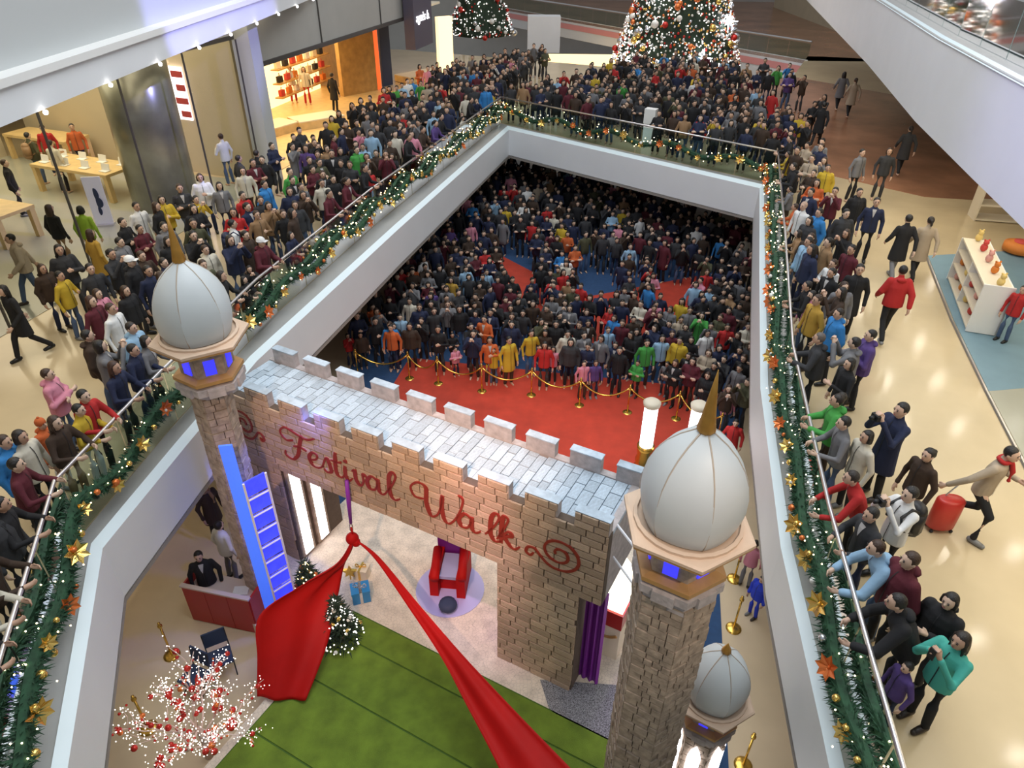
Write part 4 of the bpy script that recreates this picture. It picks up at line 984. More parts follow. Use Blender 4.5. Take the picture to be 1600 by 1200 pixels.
# ground audience behind the rope
ROPE = [at(560, 588, 0), at(640, 592, 0), at(685, 600, 0), at(753, 612, 0), at(830, 618, 0), at(905, 634, 0), at(980, 645, 0), at(1056, 655, 0), at(1120, 690, 0)]
rp0, rp1 = ROPE[0], ROPE[-1]; rd = (rp1 - rp0).normalized(); rn = Vector((-rd.y, rd.x, 0))
PATCH = [[(775, 395), (822, 400), (838, 470), (802, 478), (778, 440)], [(895, 420), (958, 440), (955, 500), (905, 485)], [(1012, 445), (1090, 452), (1070, 515), (1040, 522)]]
def rope_y(x):
    if x <= ROPE[0].x: return ROPE[0].y + (ROPE[0].x - x) * .1
    for a, b in zip(ROPE, ROPE[1:]):
        if a.x <= x <= b.x: return a.y + (b.y - a.y) * (x - a.x) / (b.x - a.x)
    return ROPE[-1].y
for p in people:
    if p['zone'] == 'audience' and p['y'] < rope_y(p['x']) + .4: p['y'] = rope_y(p['x']) + .4 + random.uniform(0, .15)
nrow = 0; o = -.6
while o < 21:
    t = -9 + (nrow % 2) * .3
    while t < 19:
        p = rp0 + rd * (t + random.uniform(-.12, .12)) + rn * (o + random.uniform(-.1, .1)); t += .53 if o < 8 else .64
        q = proj((p.x, p.y, .5)); q2 = proj((p.x, p.y, .1))
        if any(inpoly(q2[0], q2[1], P) or inpoly(q[0], q[1], P) for P in PATCH) or p.y < rope_y(p.x) + .35: continue
        if random.random() > (.93 if o < 9 else .86): continue
        kid = p.y < rope_y(p.x) + 1.3 and random.random() < .5
        if near(p.x, p.y, 0, .44): continue
        qq = proj((p.x, p.y, 1.5))
        if not (430 < qq[0] < 1200 and 240 < qq[1] < 700): continue
        put(p.x, p.y, 0, toward(p.x, p.y, 0.5, 10) + random.gauss(0, .3), 'audience', pose=random.choice(['stand', 'stand', 'fold', 'photo', 'phone']), h=random.uniform(.62, .78) if kid else None,
            top=random.choice(MIX + ['white', 'pink', 'yellow', 'red', 'light blue', 'maroon', 'grey', 'purple', 'blue'] if kid else DARK + MIX))
    o += .50 if o < 8 else .66; nrow += 1

# nobody on the upper floor stands outside the glass; leaning figures stand right at it
def rail_near(x, y):
    best = None; n = len(RAIL)
    for i in range(n - 1):
        a, b = Vector(RAIL[i]), Vector(RAIL[i + 1]); d = b - a; t = max(0, min(1, (Vector((x, y)) - a).dot(d) / d.length_squared)); q = a + d * t; D = (Vector((x, y)) - q).length
        if best is None or D < best[0]: nn = Vector((-d.y, d.x)).normalized(); best = (D, q, nn)
    return best
for p in people:
    if p['z'] < 2: continue
    D, q, nn = rail_near(p['x'], p['y']); sd = (Vector((p['x'], p['y'])) - q).dot(nn)
    want = None
    if p['pose'] in ('rail', 'bent') and sd < 1.1: want = {'rail': .36, 'bent': .50}[p['pose']] * p['h']
    elif sd < .36: want = .38
    if want is not None:
        r = q + nn * want; p['x'], p['y'] = r.x, r.y
        if p['pose'] in ('rail', 'bent'): p['face'] = toward(r.x, r.y, q.x, q.y) + random.gauss(0, .12)
# keep those the camera can see
bpy.context.view_layer.update(); dg = bpy.context.evaluated_depsgraph_get()
eye = Vector((0, 0, CZ)); vis = []
for p in people:
    hh = p['h']; seen = 0
    for dz in (1.62, 1.2):
        tgt = Vector((p['x'], p['y'], p['z'] + dz * hh)); d = tgt - eye
        hit = scene.ray_cast(dg, eye, d.normalized(), distance=d.length - .25)
        if not hit[0]: seen += 1
    p['depth'] = proj((p['x'], p['y'], p['z'] + 1))[2]; p['px'] = proj((p['x'], p['y'], p['z'] + 1.6 * hh))
    if seen: vis.append(p)
vis.sort(key=lambda p: (p['label'] is None, p['depth']))
NIND = 310
single, rest = vis[:NIND], vis[NIND:]
print('PEOPLE visible', len(vis), 'individual', len(single), 'mass', len(rest))

def ordinal(n):
    if 10 < n % 100 < 14: return '%dth' % n
    return '%d%s' % (n, {1: 'st', 2: 'nd', 3: 'rd'}.get(n % 10, 'th'))
ZT_ = {'left': ('on left walkway', 'spectators on the left walkway'), 'right': ('at right railing', 'spectators along the right walkway'), 'back': ('behind back railing', 'spectators behind the back railing'),
       'audience': ('in ground audience', 'audience on the ground floor'), 'store': ('inside the glass store', 'people in the store'), 'shop': ('in the wooden shop', 'people in the wooden shop'), 'ground side': ('on the ground floor', 'people beside the stage')}
for zn in ZT_:
    byc = {}
    for p in single:
        if p['zone'] == zn and not p['label']: byc.setdefault((p['top'], {'coat': 'long coat', 'puffer': 'padded jacket', 'jacket': 'jacket', 'suit': 'suit jacket'}[p['coat']]), []).append(p)
    for (c, g), ps in byc.items():
        key = (lambda p: p['px'][1]) if zn in ('left', 'right') else (lambda p: p['px'][0])
        ps.sort(key=key)
        for i, p in enumerate(ps):
            where = ('from far end' if zn in ('left', 'right') else 'from left')
            if len(ps) == 1: p['label'] = 'only person in %s %s %s' % (c, g, ZT_[zn][0]) if False else 'person in %s %s and %s trousers %s' % (c, g, p['bot'], ZT_[zn][0])
            else: p['label'] = 'person in %s %s %s, %s of these %s' % (c, g, ZT_[zn][0], ordinal(i + 1), where)
def person(p):
    F = FIG[p['pose']]; h = p['h']
    o = link('person', F['body'], None, (p['x'], p['y'], p['z'] + .002), (0, 0, p['face']), (h, h, h))
    o.color = (*random.choice(SKIN), 1); tag(o, p['label'], 'person', ZT_[p['zone']][1])
    def part(name, me, col, loc=None, scale=None):
        c = bpy.data.objects.new(name, me); COL.objects.link(c); c.parent = o; c.color = (*col, 1)
        if loc is not None: c.location = loc
        if scale is not None: c.scale = scale
        return c
    part({'coat': 'coat'}.get(p['coat'], 'jacket'), F[p['coat']], COLS[p['top']])
    part('trousers', F['trousers'], COLS[p['bot']])
    hk = p['hair']
    part('hair' if hk not in ('cap', 'beanie') else hk, HAIR[hk], COLS[p['cap'] or 'white'] if hk in ('cap', 'beanie') else (p['hairc'] or random.choice(HAIRC)), F['head'])
    if hk == 'cap': part('hair', HAIR['short'], HAIRC[0], F['head'] + Vector((0, .01, -.012)), (.96, .96, .9))
    if p['depth'] < 21:
        for m in F['shoes']: part('shoe', m, random.choice([(.01, .01, .01), (.03, .02, .015), (.2, .2, .2)]))
    if p['pack']: part('backpack', PACK, COLS[p['pack']])
    if p['scarf']: part('scarf', SCARF, COLS[p['scarf']], F['neck'])
    if p['bag']: part('shoulder_bag', BAG, COLS[p['bag']], (.30, .12, .92))
    return o
for p in single: person(p)
# cameras and phones held up by the figures that stand out
CAMB = MB().box((0, 0, 0), (.14, .06, .09)).mesh('camera_body', 'black'); LENS = MB().tube([(0, -.03, 0), (0, -.10, 0)], [.036, .03], 12).mesh('lens', 'black', True); PHO = MB().box((0, 0, 0), (.075, .012, .145)).mesh('phone', 'black'); SCR = MB().box((0, .008, 0), (.066, .004, .13)).mesh('screen', 'navy')
for key, kind, lb in (('teal hooded', 'phone', 'black phone held up by woman in teal'), ('white shirt with black backpack', 'camera', 'black camera held up by man with black backpack'), ('long navy coat holding', 'camera', 'black camera held up by tall man in navy coat')):
    for p in single:
        if key in p['label']:
            c, s_ = math.cos(p['face']), math.sin(p['face']); lx, ly, lz = 0, -.40 * p['h'], 1.545 * p['h']
            loc = Vector((p['x'] + lx * c - ly * s_, p['y'] + lx * s_ + ly * c, p['z'] + lz)); t = thing(kind, loc, lb, kind)
            for nm, me in ((('camera_body', CAMB), ('lens', LENS)) if kind == 'camera' else (('phone_body', PHO), ('screen', SCR))): link(nm, me, t, loc, (0, 0, p['face']))

# the farther rest of the crowd: one mass
import numpy as np
def arr(me):
    me.calc_loop_triangles(); v = np.empty(len(me.vertices) * 3, 'f'); me.vertices.foreach_get('co', v)
    t = np.empty(len(me.loop_triangles) * 3, 'i'); me.loop_triangles.foreach_get('vertices', t); return v.reshape(-1, 3), t.reshape(-1, 3)
def low(me, ratio):
    o = bpy.data.objects.new('tmp', me); COL.objects.link(o); m = o.modifiers.new('d', 'DECIMATE'); m.ratio = ratio
    out = bpy.data.meshes.new_from_object(o.evaluated_get(bpy.context.evaluated_depsgraph_get())); bpy.data.objects.remove(o); a = arr(out); bpy.data.meshes.remove(out); return a
LOW = {}
for k in ('stand', 'photo', 'fold', 'phone', 'rail'):
    F = FIG[k]; LOW[k] = dict(body=low(F['body'], .04), jacket=low(F['jacket'], .09), trousers=low(F['trousers'], .06), coat=low(F['coat'], .09), head=F['head'])
LH = {k: low(HAIR[k], .12) for k in ('short', 'long', 'bob', 'tail')}
VV, TT, CC, base = [], [], [], 0
for p in rest:
    Lw = LOW.get(p['pose'], LOW['stand']); c, s = math.cos(p['face']), math.sin(p['face']); R = np.array([[c, s, 0], [-s, c, 0], [0, 0, 1]], 'f') * p['h']
    hm = LH.get(p['hair'], LH['short']); hc = (hm[0] + np.array(F['head'] * 0 + Lw['head'], 'f'), hm[1])
    for (v, t), col in ((Lw['body'], random.choice(SKIN)), (Lw['coat' if p['coat'] == 'coat' else 'jacket'], COLS[p['top']]), (Lw['trousers'], COLS[p['bot']]), (hc, HAIRC[0])):
        VV.append(v @ R + np.array([p['x'], p['y'], p['z'] + .002], 'f')); TT.append(t + base); base += len(v); CC.append(np.tile(np.array([*col, 1], 'f'), (len(v), 1)))
if rest:
    VV, TT, CC = np.concatenate(VV), np.concatenate(TT), np.concatenate(CC)
    me = bpy.data.meshes.new('crowd'); me.vertices.add(len(VV)); me.vertices.foreach_set('co', VV.ravel()); me.loops.add(len(TT) * 3); me.loops.foreach_set('vertex_index', TT.ravel())
    me.polygons.add(len(TT)); me.polygons.foreach_set('loop_start', np.arange(0, len(TT) * 3, 3)); me.polygons.foreach_set('use_smooth', np.ones(len(TT), bool)); me.update(calc_edges=True)
    ca = me.color_attributes.new('Col', 'FLOAT_COLOR', 'POINT'); ca.data.foreach_set('color', CC.ravel())
    m = mat('crowd_cloth', (.1, .1, .1), .8); n = m.node_tree.nodes.new('ShaderNodeVertexColor'); n.layer_name = 'Col'; m.node_tree.links.new(n.outputs[0], m.node_tree.nodes['Principled BSDF'].inputs['Base Color'])
    me.materials.append(m); o = link('crowd', me); o['kind'] = 'stuff'
    tag(o, 'dense distant crowd of people in mostly dark clothes around the void', 'crowd')
    print('crowd tris', len(TT))

# ================================================================== STAGE PROPS
# red silks knotted under the gate
kn = GP(-3.36 * K, -.14, 2.03)
dr = thing('red_drape', kn, 'red silk hung from a strap on the gate and pulled wide apart', 'drape')
tp = GP(-3.3 * K, -.1, 3.52)
MB().tube([tp, tp.lerp(kn, .35), tp.lerp(kn, .72)], [.035, .045, .03], 8).build('strap', 'violet_silk', dr, True)
cb = tp.lerp(kn, .8); MB().tube(smooth_path([cb + Vector((.03 * math.sin(a), 0, .11 * math.cos(a))) for a in [i * math.pi / 4 for i in range(9)]], 2), .012, 6).build('carabiner', 'steel', dr)
mb = MB(); mb.ball(kn, (.13, .12, .14), 14, 9); mb.ball(kn + Vector((.07, -.03, -.07)), (.09, .09, .1), 10, 7); mb.tube([cb, kn + Vector((.03, 0, .05))], .02, 6)
mb.build('knot', 'red_silk', dr, True)
def sheet(e1, e2, name, nu=26, nv=16, fold=.03, nf=3.0, th=.012, m='red_silk'):
    c1, c2 = smooth_path(e1, 7), smooth_path(e2, 7); V = []; F = []; n = len(c1)
    for side in (0, 1):
        for i in range(n):
            t = i / (n - 1); a, b = c1[i], c2[min(i, len(c2) - 1)]; d = b - a; w = d.length
            nr = d.cross(c1[min(i + 1, n - 1)] - c1[max(i - 1, 0)]); nr = nr.normalized() if nr.length > 1e-6 else Vector((0, -1, 0))
            for j in range(nv + 1):
                f = j / nv; o = fold * min(1, w * 1.5) * math.sin(f * math.pi * nf + t * 1.2) * math.sin(f * math.pi) ** .5 - side * th
                V.append(a + d * f + nr * o + Vector((0, 0, -.10 * w * math.sin(f * math.pi) * (1 - t * .5))))
    r = nv + 1; o2 = n * r
    for i in range(n - 1):
        for j in range(nv):
            a = i * r + j; F.append((a, a + 1, a + r + 1, a + r)); F.append((o2 + a, o2 + a + r, o2 + a + r + 1, o2 + a + 1))
        a = i * r; F.append((a, a + r, o2 + a + r, o2 + a)); a += nv; F.append((a, o2 + a, o2 + a + r, a + r))
    for j in range(nv): a = j; F.append((a, o2 + a, o2 + a + 1, a + 1)); a = (n - 1) * r + j; F.append((a, a + 1, o2 + a + 1, o2 + a))
    return MB().add(V, F).build(name, m, dr, True)
sheet([kn, at(525, 882, 1.9), at(470, 915, 1.8), at(405, 962, 1.65), at(402, 1030, 1.0), at(402, 1088, .42)],
      [kn + Vector((.04, -.02, -.03)), at(548, 862, 1.75), at(537, 885, 1.55), at(528, 930, 1.2), at(510, 1010, .8), at(478, 1094, .40)], 'left_silk', fold=.05)
sheet([kn, at(585, 873, 1.95), at(640, 952, 1.85), at(690, 1028, 1.75), at(728, 1100, 1.65), at(775, 1190, 1.55), at(815, 1280, 1.5)],
      [kn + Vector((.05, 0, -.02)), at(592, 870, 1.95), at(655, 945, 1.88), at(722, 1022, 1.85), at(790, 1095, 1.82), at(872, 1180, 1.8), at(960, 1270, 1.8)], 'right_silk', fold=.07, nf=2.2)

# throne with lavender footing
tc = at(704, 915, STAGE); trot = math.radians(-6)
th = thing('throne', (tc.x, tc.y, STAGE), 'red high-backed throne with broad arms under the gate arch', 'throne')
def tb(mb, x0, x1, y0, y1, z0, z1):
    ca, sa = math.cos(trot), math.sin(trot)
    P = [(x, y, z) for z in (z0, z1) for x, y in ((x0, y0), (x1, y0), (x1, y1), (x0, y1))]
    return mb.hexa([(tc.x + x * ca - y * sa, tc.y + x * sa + y * ca, STAGE + z) for x, y, z in P])
tb(MB(), -.32, .32, -.1, .5, .02, .42).build('seat_base', 'red_silk', th)
mb = tb(MB(), -.34, .34, .5, .64, .02, 1.5); mb.build('backrest', 'purple_cloth', th)
for s in (-1, 1): 
    mb = tb(MB(), .28 * s - .09, .28 * s + .09, -.32, .5, .02, .62); mb.build('armrest', 'red_silk', th)
    ca = Vector((tc.x + .28 * s, tc.y, STAGE + .64)); MB().tube([ca + Vector((0, -.36, -.02)), ca + Vector((0, .45, 0))], .095, 10).build('arm_roll', 'red_silk', th, True)
tb(MB(), -.18, .18, -.2, .45, .42, .5).build('cushion', 'lilac_panel', th)
lv = tag(MB().lathe([(.72, 0), (.72, .015), (.70, .018)], 28, (tc.x, tc.y - .1, STAGE)).build('round_mat', 'lilac_panel'), 'pale lavender round mat under the red throne', 'mat')
fs = thing('footstool', (tc.x, tc.y - .62, STAGE), 'small dark blue footstool in front of the throne', 'stool')
MB().lathe([(.17, .10), (.19, .16), (.17, .22), (.08, .24)], 16, (tc.x, tc.y - .62, STAGE)).build('stool_cushion', 'navy', fs, True)
for s in (-1, 1): MB().tube([(tc.x + .1 * s, tc.y - .62, STAGE), (tc.x + .09 * s, tc.y - .62, STAGE + .12)], .02, 6).build('leg', 'gold', fs)

# lit pinnacle booth behind the right pier
bp = at(945, 1035, STAGE); bx, by = bp.x + .06, bp.y + .42
bo = thing('lit_booth', (bx, by, STAGE), 'small booth with glowing white pointed top and dark red band', 'booth')
MB().box((bx, by, STAGE + .45), (.62, .5, .9), ANG).build('booth_base', 'cream', bo)
MB().tube(smooth_path([GP(0, 0, 0) * 0 + Vector((bx, by, 0)) + GU * x + GN * (-.26) + Vector((0, 0, z)) for x, z in ((-.26, .98), (-.1, .88), (.1, .88), (.26, .98))], 5), .028, 6).build('gold_swag', 'ochre', bo)
MB().box((bx, by, STAGE + 1.10), (.66, .54, .40), ANG).build('red_band', 'counter_red', bo)
mb = MB(); ca, sa = math.cos(ANG), math.sin(ANG)
def rb(x, y, z): return (bx + x * ca - y * sa, by + x * sa + y * ca, STAGE + z)
mb.hexa([rb(-.3, -.22, 1.3), rb(.3, -.22, 1.3), rb(.3, .22, 1.3), rb(-.3, .22, 1.3), rb(-.2, -.16, 2.2), rb(.26, -.16, 2.2), rb(.26, .16, 2.2), rb(-.2, .16, 2.2)])
mb.build('glowing_panel', 'warm_led', bo)
mb = MB(); mb.add([rb(-.2, -.16, 2.2), rb(.26, -.16, 2.2), rb(.26, .16, 2.2), rb(-.2, .16, 2.2), rb(.1, 0, 2.6)], [(0, 1, 4), (1, 2, 4), (2, 3, 4), (3, 0, 4), (3, 2, 1, 0)]); mb.build('glowing_peak', 'warm_led', bo)
# glowing pillars behind the gate
for i, (px, py) in enumerate(((1003, 738), (1072, 742))):
    p = at(px, py, 0)
    w = thing('lit_pillar', (p.x, p.y, .02), ['glowing white pillar on gold foot left of the nearest dome', 'glowing white pillar on gold foot half hidden by the nearest dome'][i], 'pillar', 'glowing white pillars behind the gate')
    MB().lathe([(.24, .02), (.26, .2), (.2, .3), (.23, .45), (.19, .6), (.22, .8), (.22, .92)], 18, (p.x, p.y, 0)).build('gold_foot', 'gold', w, True)
    MB().lathe([(.17, .92), (.17, 2.15)], 18, (p.x, p.y, 0)).build('glowing_shaft', 'white_led', w, True)
    MB().lathe([(.2, 2.15), (.22, 2.25), (.16, 2.3)], 18, (p.x, p.y, 0)).build('capital', 'cream', w, True)

# decorated fir trees behind the silk, gifts
BALLS = {m: MB().ball((0, 0, 0), 1, 10, 7).mesh('bauble', m, True) for m in ('gold_ball', 'orange_ball', 'red_ball', 'silver_ball', 'white_ball')}
def twigs(mb, pts, per, rad, ln, drop=.3):
    for p, r in pts:
        for _ in range(per):
            a = random.uniform(0, 2 * math.pi); e = random.uniform(-.6, .8); d = Vector((math.cos(a) * math.cos(e), math.sin(a) * math.cos(e), math.sin(e) - drop)).normalized()
            s = p + d * r * random.uniform(.3, .9); q = s + d * ln * random.uniform(.6, 1.2); w = d.cross(Vector((random.uniform(-1, 1), random.uniform(-1, 1), 1))).normalized() * ln * .13
            mb.add([s - w, s + w, q], [(0, 1, 2)])
def fir(x, y, z, h, r, label, nl, nb, mats=('gold_ball', 'silver_ball', 'white_ball'), light='fairy_light'):
    t = thing('fir_tree', (x, y, z), label, 'tree', 'decorated fir trees')
    MB().tube([(x, y, z), (x, y, z + h * .9)], [.05, .02], 8).build('trunk', 'bark', t)
    mb = MB()
    for i in range(int(h * 26)):
        f = i / (h * 26); rr = r * (1 - f) + .04
        for k in range(int(10 + 26 * (1 - f))):
            a = random.uniform(0, 6.283); p = Vector((x + rr * .55 * math.cos(a), y + rr * .55 * math.sin(a), z + .15 + f * (h - .15))); twigs(mb, [(p, rr * .45)], 2, 0, .13)
    f_ = mb.build('foliage', 'fir_dark', t); f_['kind'] = 'stuff'
    lm = MB()
    for i in range(nl):
        f = random.random() ** 1.3 * .95; a = random.uniform(0, 6.283); rr = r * (1 - f) * 1.04; lm.ball((x + rr * math.cos(a), y + rr * math.sin(a), z + .15 + f * (h - .15)), .014, 5, 3)
    o = lm.build('fairy_lights', light, t); o['kind'] = 'stuff'
    for i in range(nb):
        f = random.random() ** 1.3 * .92; a = random.uniform(0, 6.283); rr = r * (1 - f) * 1.02; s = random.uniform(.03, .05); link('bauble', BALLS[random.choice(mats)], t, (x + rr * math.cos(a), y + rr * math.sin(a), z + .15 + f * (h - .15)), None, (s, s, s))
    return t
p = at(535, 1000, STAGE); fir(p.x, p.y, STAGE, 1.3, .42, 'dark fir tree with silver lights beside the red silk', 130, 40, ('silver_ball', 'white_ball', 'gold_ball'), 'fairy_white')
p = at(488, 935, STAGE); fir(p.x, p.y, STAGE, 1.15, .38, 'dark fir tree with gold baubles behind the red silk', 60, 40, ('gold_ball', 'gold_ball', 'orange_ball'))
def gift(px, py, s, m, m2, label, rz=.3):
    p = at(px, py, STAGE); g = thing('gift_box', (p.x, p.y, STAGE), label, 'gift box', 'gift boxes beside the fir tree')
    MB().box((p.x, p.y, STAGE + s * .42), (s, s * .8, s * .8), rz).build('box', m, g); MB().box((p.x, p.y, STAGE + s * .88), (s * 1.06, s * .86, s * .14), rz).build('lid', m, g)
    MB().box((p.x, p.y, STAGE + s * .5), (s * .16, s * .9, s * .95), rz).build('ribbon', m2, g)
    for q in (-1, 1): MB().tube(smooth_path([(p.x, p.y, STAGE + s * .95), (p.x + q * s * .3, p.y, STAGE + s * 1.25), (p.x + q * s * .35, p.y, STAGE + s), (p.x, p.y, STAGE + s * .95)], 4), s * .04, 5).build('bow', m2, g)
gift(565, 935, .36, 'gift_blue', 'silver_ball', 'shiny blue gift box beside the fir tree'); gift(566, 900, .30, 'cream', 'gold_ball', 'cream gift box behind the blue gift box', -.2)
p = at(548, 905, STAGE); s5 = MB(); V = []
for o_ in (-.03, .03): V += [(p.x + (.17 if i % 2 == 0 else .075) * math.sin(i * math.pi / 5), p.y + o_, STAGE + .24 + (.17 if i % 2 == 0 else .075) * math.cos(i * math.pi / 5)) for i in range(10)]
so = thing('star_ornament', (p.x, p.y, STAGE), 'gold star on short stand behind the blue gift', 'ornament')
s5.add(V, [tuple(range(10)), tuple(range(10, 20))[::-1]] + [(i, 10 + i, 10 + (i + 1) % 10, (i + 1) % 10) for i in range(10)]).build('star', 'gold', so); MB().tube([(p.x, p.y, STAGE), (p.x, p.y, STAGE + .15)], .015, 6).build('stand', 'gold', so)

# bare white tree full of lights and red balls, lower left
p = at(300, 1118, 1.25); bx, by = p.x, p.y
bt = thing('berry_tree', (bx, by, 0), 'bare branching tree covered in white lights and red balls', 'tree')
MB().tube([(bx, by, 0), (bx + .02, by, .5), (bx, by, .9)], [.07, .05, .04], 8).build('trunk', 'branch_pale', bt, True)
tips = []
def grow(p, d, L, r, depth):
    mid = p + d * L * .5 + Vector((random.uniform(-.04, .04), random.uniform(-.04, .04), 0)); q = p + d * L
    MB().tube([p, mid, q], [r, r * .8, r * .6], 5).build('branch', 'branch_pale', bt, True)
    tips.extend([p.lerp(q, f) for f in (.3, .5, .7, .9, 1.0)])
    if depth:
        for _ in range(3 if depth > 1 else 3):
            v = (d + Vector((random.uniform(-.8, .8), random.uniform(-.8, .8), random.uniform(-.25, .5)))).normalized(); grow(q if random.random() < .6 else mid, v, L * random.uniform(.55, .8), r * .6, depth - 1)
for i in range(8):
    a = i * .785 + .2; grow(Vector((bx, by, .55 + .05 * i)), Vector((math.cos(a) * .9, math.sin(a) * .9, random.uniform(.35, .8))).normalized(), .62, .022, 2)
grow(Vector((bx, by, .9)), Vector((.12, .1, 1)).normalized(), .8, .03, 2)
lm = MB()
for q in tips:
    for _ in range(2): lm.ball(q + Vector((random.gauss(0, .07), random.gauss(0, .07), random.gauss(0, .07))), random.uniform(.006, .010), 5, 3)
o = lm.build('fairy_lights', 'fairy_white', bt); o['kind'] = 'stuff'
for q in random.sample(tips, 150):
    s = random.choice([.022, .026, .03, .045, .055]); link('bauble', BALLS['red_ball' if random.random() < .85 else 'orange_ball'], bt, q + Vector((random.gauss(0, .03), random.gauss(0, .03), -.03)), None, (s, s, s))

# red counter, chairs, stanchions
c0, c1 = at(283, 914, 1.05), at(388, 936, 1.05); cd = (c1 - c0); ang = math.atan2(cd.y, cd.x); cm = (c0 + c1) / 2; cn = Vector((-math.sin(ang), math.cos(ang), 0))
ct = thing('counter', (cm.x, cm.y, 0), 'red fronted counter with pale rim beside the left tower', 'counter'); cc2 = cm + cn * .3
for i in range(3):
    pc = c0.lerp(c1, (i + .5) / 3); MB().box((pc.x, pc.y, .52), (cd.length / 3 - .01, .04, 1.0), ang).build('front_panel', 'counter_red', ct)
for e in (c0, c1): pc = e + cn * .3; MB().box((pc.x, pc.y, .52), (.04, .6, 1.0), ang).build('side_panel', 'counter_red', ct)
MB().box((cc2.x, cc2.y, .80), (cd.length, .56, .03), ang).build('desk_top', 'counter_top', ct); MB().box((cm.x, cm.y, 1.045), (cd.length + .04, .09, .04), ang).build('rim', 'counter_top', ct)
pl = cc2 + Vector((math.cos(ang), math.sin(ang), 0)) * .35
tag(MB().box((pl.x, pl.y, .83), (.3, .22, .03), ang + .3).build('paper_stack', 'white'), 'stack of white papers on the red counter desk', 'papers')
def chair(px, py, rz, label):
    p = at(px, py, 0); ch = thing('folding_chair', (p.x, p.y, 0), label, 'chair', 'navy chairs before the red counter'); ca, sa = math.cos(rz), math.sin(rz)
    def w(x, y, z): return Vector((p.x + x * ca - y * sa, p.y + x * sa + y * ca, z))
    def slab_(x0, x1, y0, y1, z0, z1, name, lean=0): MB().hexa([w(x0, y0, z0), w(x1, y0, z0), w(x1, y1, z0), w(x0, y1, z0), w(x0, y0 + lean, z1), w(x1, y0 + lean, z1), w(x1, y1 + lean, z1), w(x0, y1 + lean, z1)]).build(name, 'navy', ch)
    slab_(-.21, .21, -.2, .2, .43, .47, 'seat'); slab_(-.21, .21, .2, .23, .6, .92, 'backrest', .05)
    for x in (-.2, .2):
        MB().tube([w(x, .25, .92), w(x, .2, .45), w(x, -.18, .01)], .012, 6).build('leg', 'black', ch); MB().tube([w(x, -.18, .45), w(x, .22, .01)], .012, 6).build('leg', 'black', ch)
chair(352, 1050, .5, 'navy chair nearest the front of the red counter'); chair(312, 1080, -.4, 'navy chair half hidden by the lit bare tree')
def stanchion(p, label, group):
    s = thing('stanchion', (p.x, p.y, p.z), label, 'stanchion', group); q = (p.x, p.y, p.z)
    MB().lathe([(.16, 0), (.16, .015), (.12, .035), (.03, .05)], 16, q).build('base', 'gold', s, True); MB().lathe([(.022, .04), (.022, .88)], 8, q).build('pole', 'gold', s, True); MB().lathe([(.022, .86), (.045, .88), (.045, .92), (.02, .95), (.03, .985), (.005, 1.0)], 10, q).build('finial', 'gold', s, True)
for (px, py), lb in zip(((269, 1024), (232, 1138), (1147, 905), (1146, 982), (1161, 1196)), ('gold stanchion standing free left of the red counter', 'gold stanchion beside the lit bare tree', 'gold stanchion beside the child in pink', 'gold stanchion just behind the short tower dome', 'gold stanchion at lower edge right of the short tower')):
    stanchion(at(px, py, 0), lb, 'gold stanchions')
for i, p in enumerate(ROPE):
    stanchion(p, '%s gold post from the left holding the audience rope' % ordinal(i + 1), 'gold posts of the audience rope')
for i in range(len(ROPE) - 1):
    a, b = ROPE[i] + Vector((0, 0, .88)), ROPE[i + 1] + Vector((0, 0, .88)); pts = [a.lerp(b, t / 10) + Vector((0, 0, -.38 * (1 - (t / 5 - 1) ** 2))) for t in range(11)]
    tag(MB().tube(pts, .026, 6).build('barrier_rope', 'gold', smooth=True), '%s swag of gold rope from the left before the audience' % ordinal(i + 1), 'rope', 'gold ropes before the audience')

# ================================================================== LEFT STORE AND SHOPS
def table(cx, cy, rz, L, W, label, grp='pale wood store tables'):
    t = thing('store_table', (cx, cy, U), label, 'table', grp); ca, sa = math.cos(rz), math.sin(rz)
    def w(x, y, z): return (cx + x * ca - y * sa, cy + x * sa + y * ca, U + z)
    MB().box(w(0, 0, .87), (L, W, .09), rz).build('table_top', 'pale_wood', t)
    for x in (-1, 1):
        for y in (-1, 1): MB().box(w(x * (L / 2 - .09), y * (W / 2 - .09), .415), (.15, .15, .82), rz).build('leg', 'pale_wood', t)
    return w
w = table(-14.0, 22.9, -.35, 3.2, 1.35, 'pale wood store table laid with white devices')
for i in range(8):
    o = MB().box((0, 0, 0), (.28, .2, .02)); q = w(-1.3 + (i % 4) * .85, -.35 + .7 * (i // 4), .93)
    g = thing('display_device', (q[0], q[1], q[2] - .01), '%s white device from left, %s row on the store table' % (ordinal(i % 4 + 1), 'front' if i < 4 else 'rear'), 'device', 'white devices on the store table')
    MB().box((q[0], q[1], q[2]), (.30, .22, .018), -.35).build('device_base', 'white', g); MB().hexa([(q[0] - .15, q[1] + .1, q[2]), (q[0] + .15, q[1] + .0, q[2]), (q[0] + .15, q[1] + .02, q[2]), (q[0] - .15, q[1] + .12, q[2]), (q[0] - .15, q[1] + .15, q[2] + .2), (q[0] + .15, q[1] + .05, q[2] + .2), (q[0] + .15, q[1] + .07, q[2] + .2), (q[0] - .15, q[1] + .17, q[2] + .2)]).build('device_screen', 'white', g)
table(-14.9, 19.0, -.35, 2.6, 1.2, 'pale wood store table cut by the left picture edge')
table(-17.2, 26.4, -.35, 3.0, 1.1, 'long pale wood store table far inside by the back')
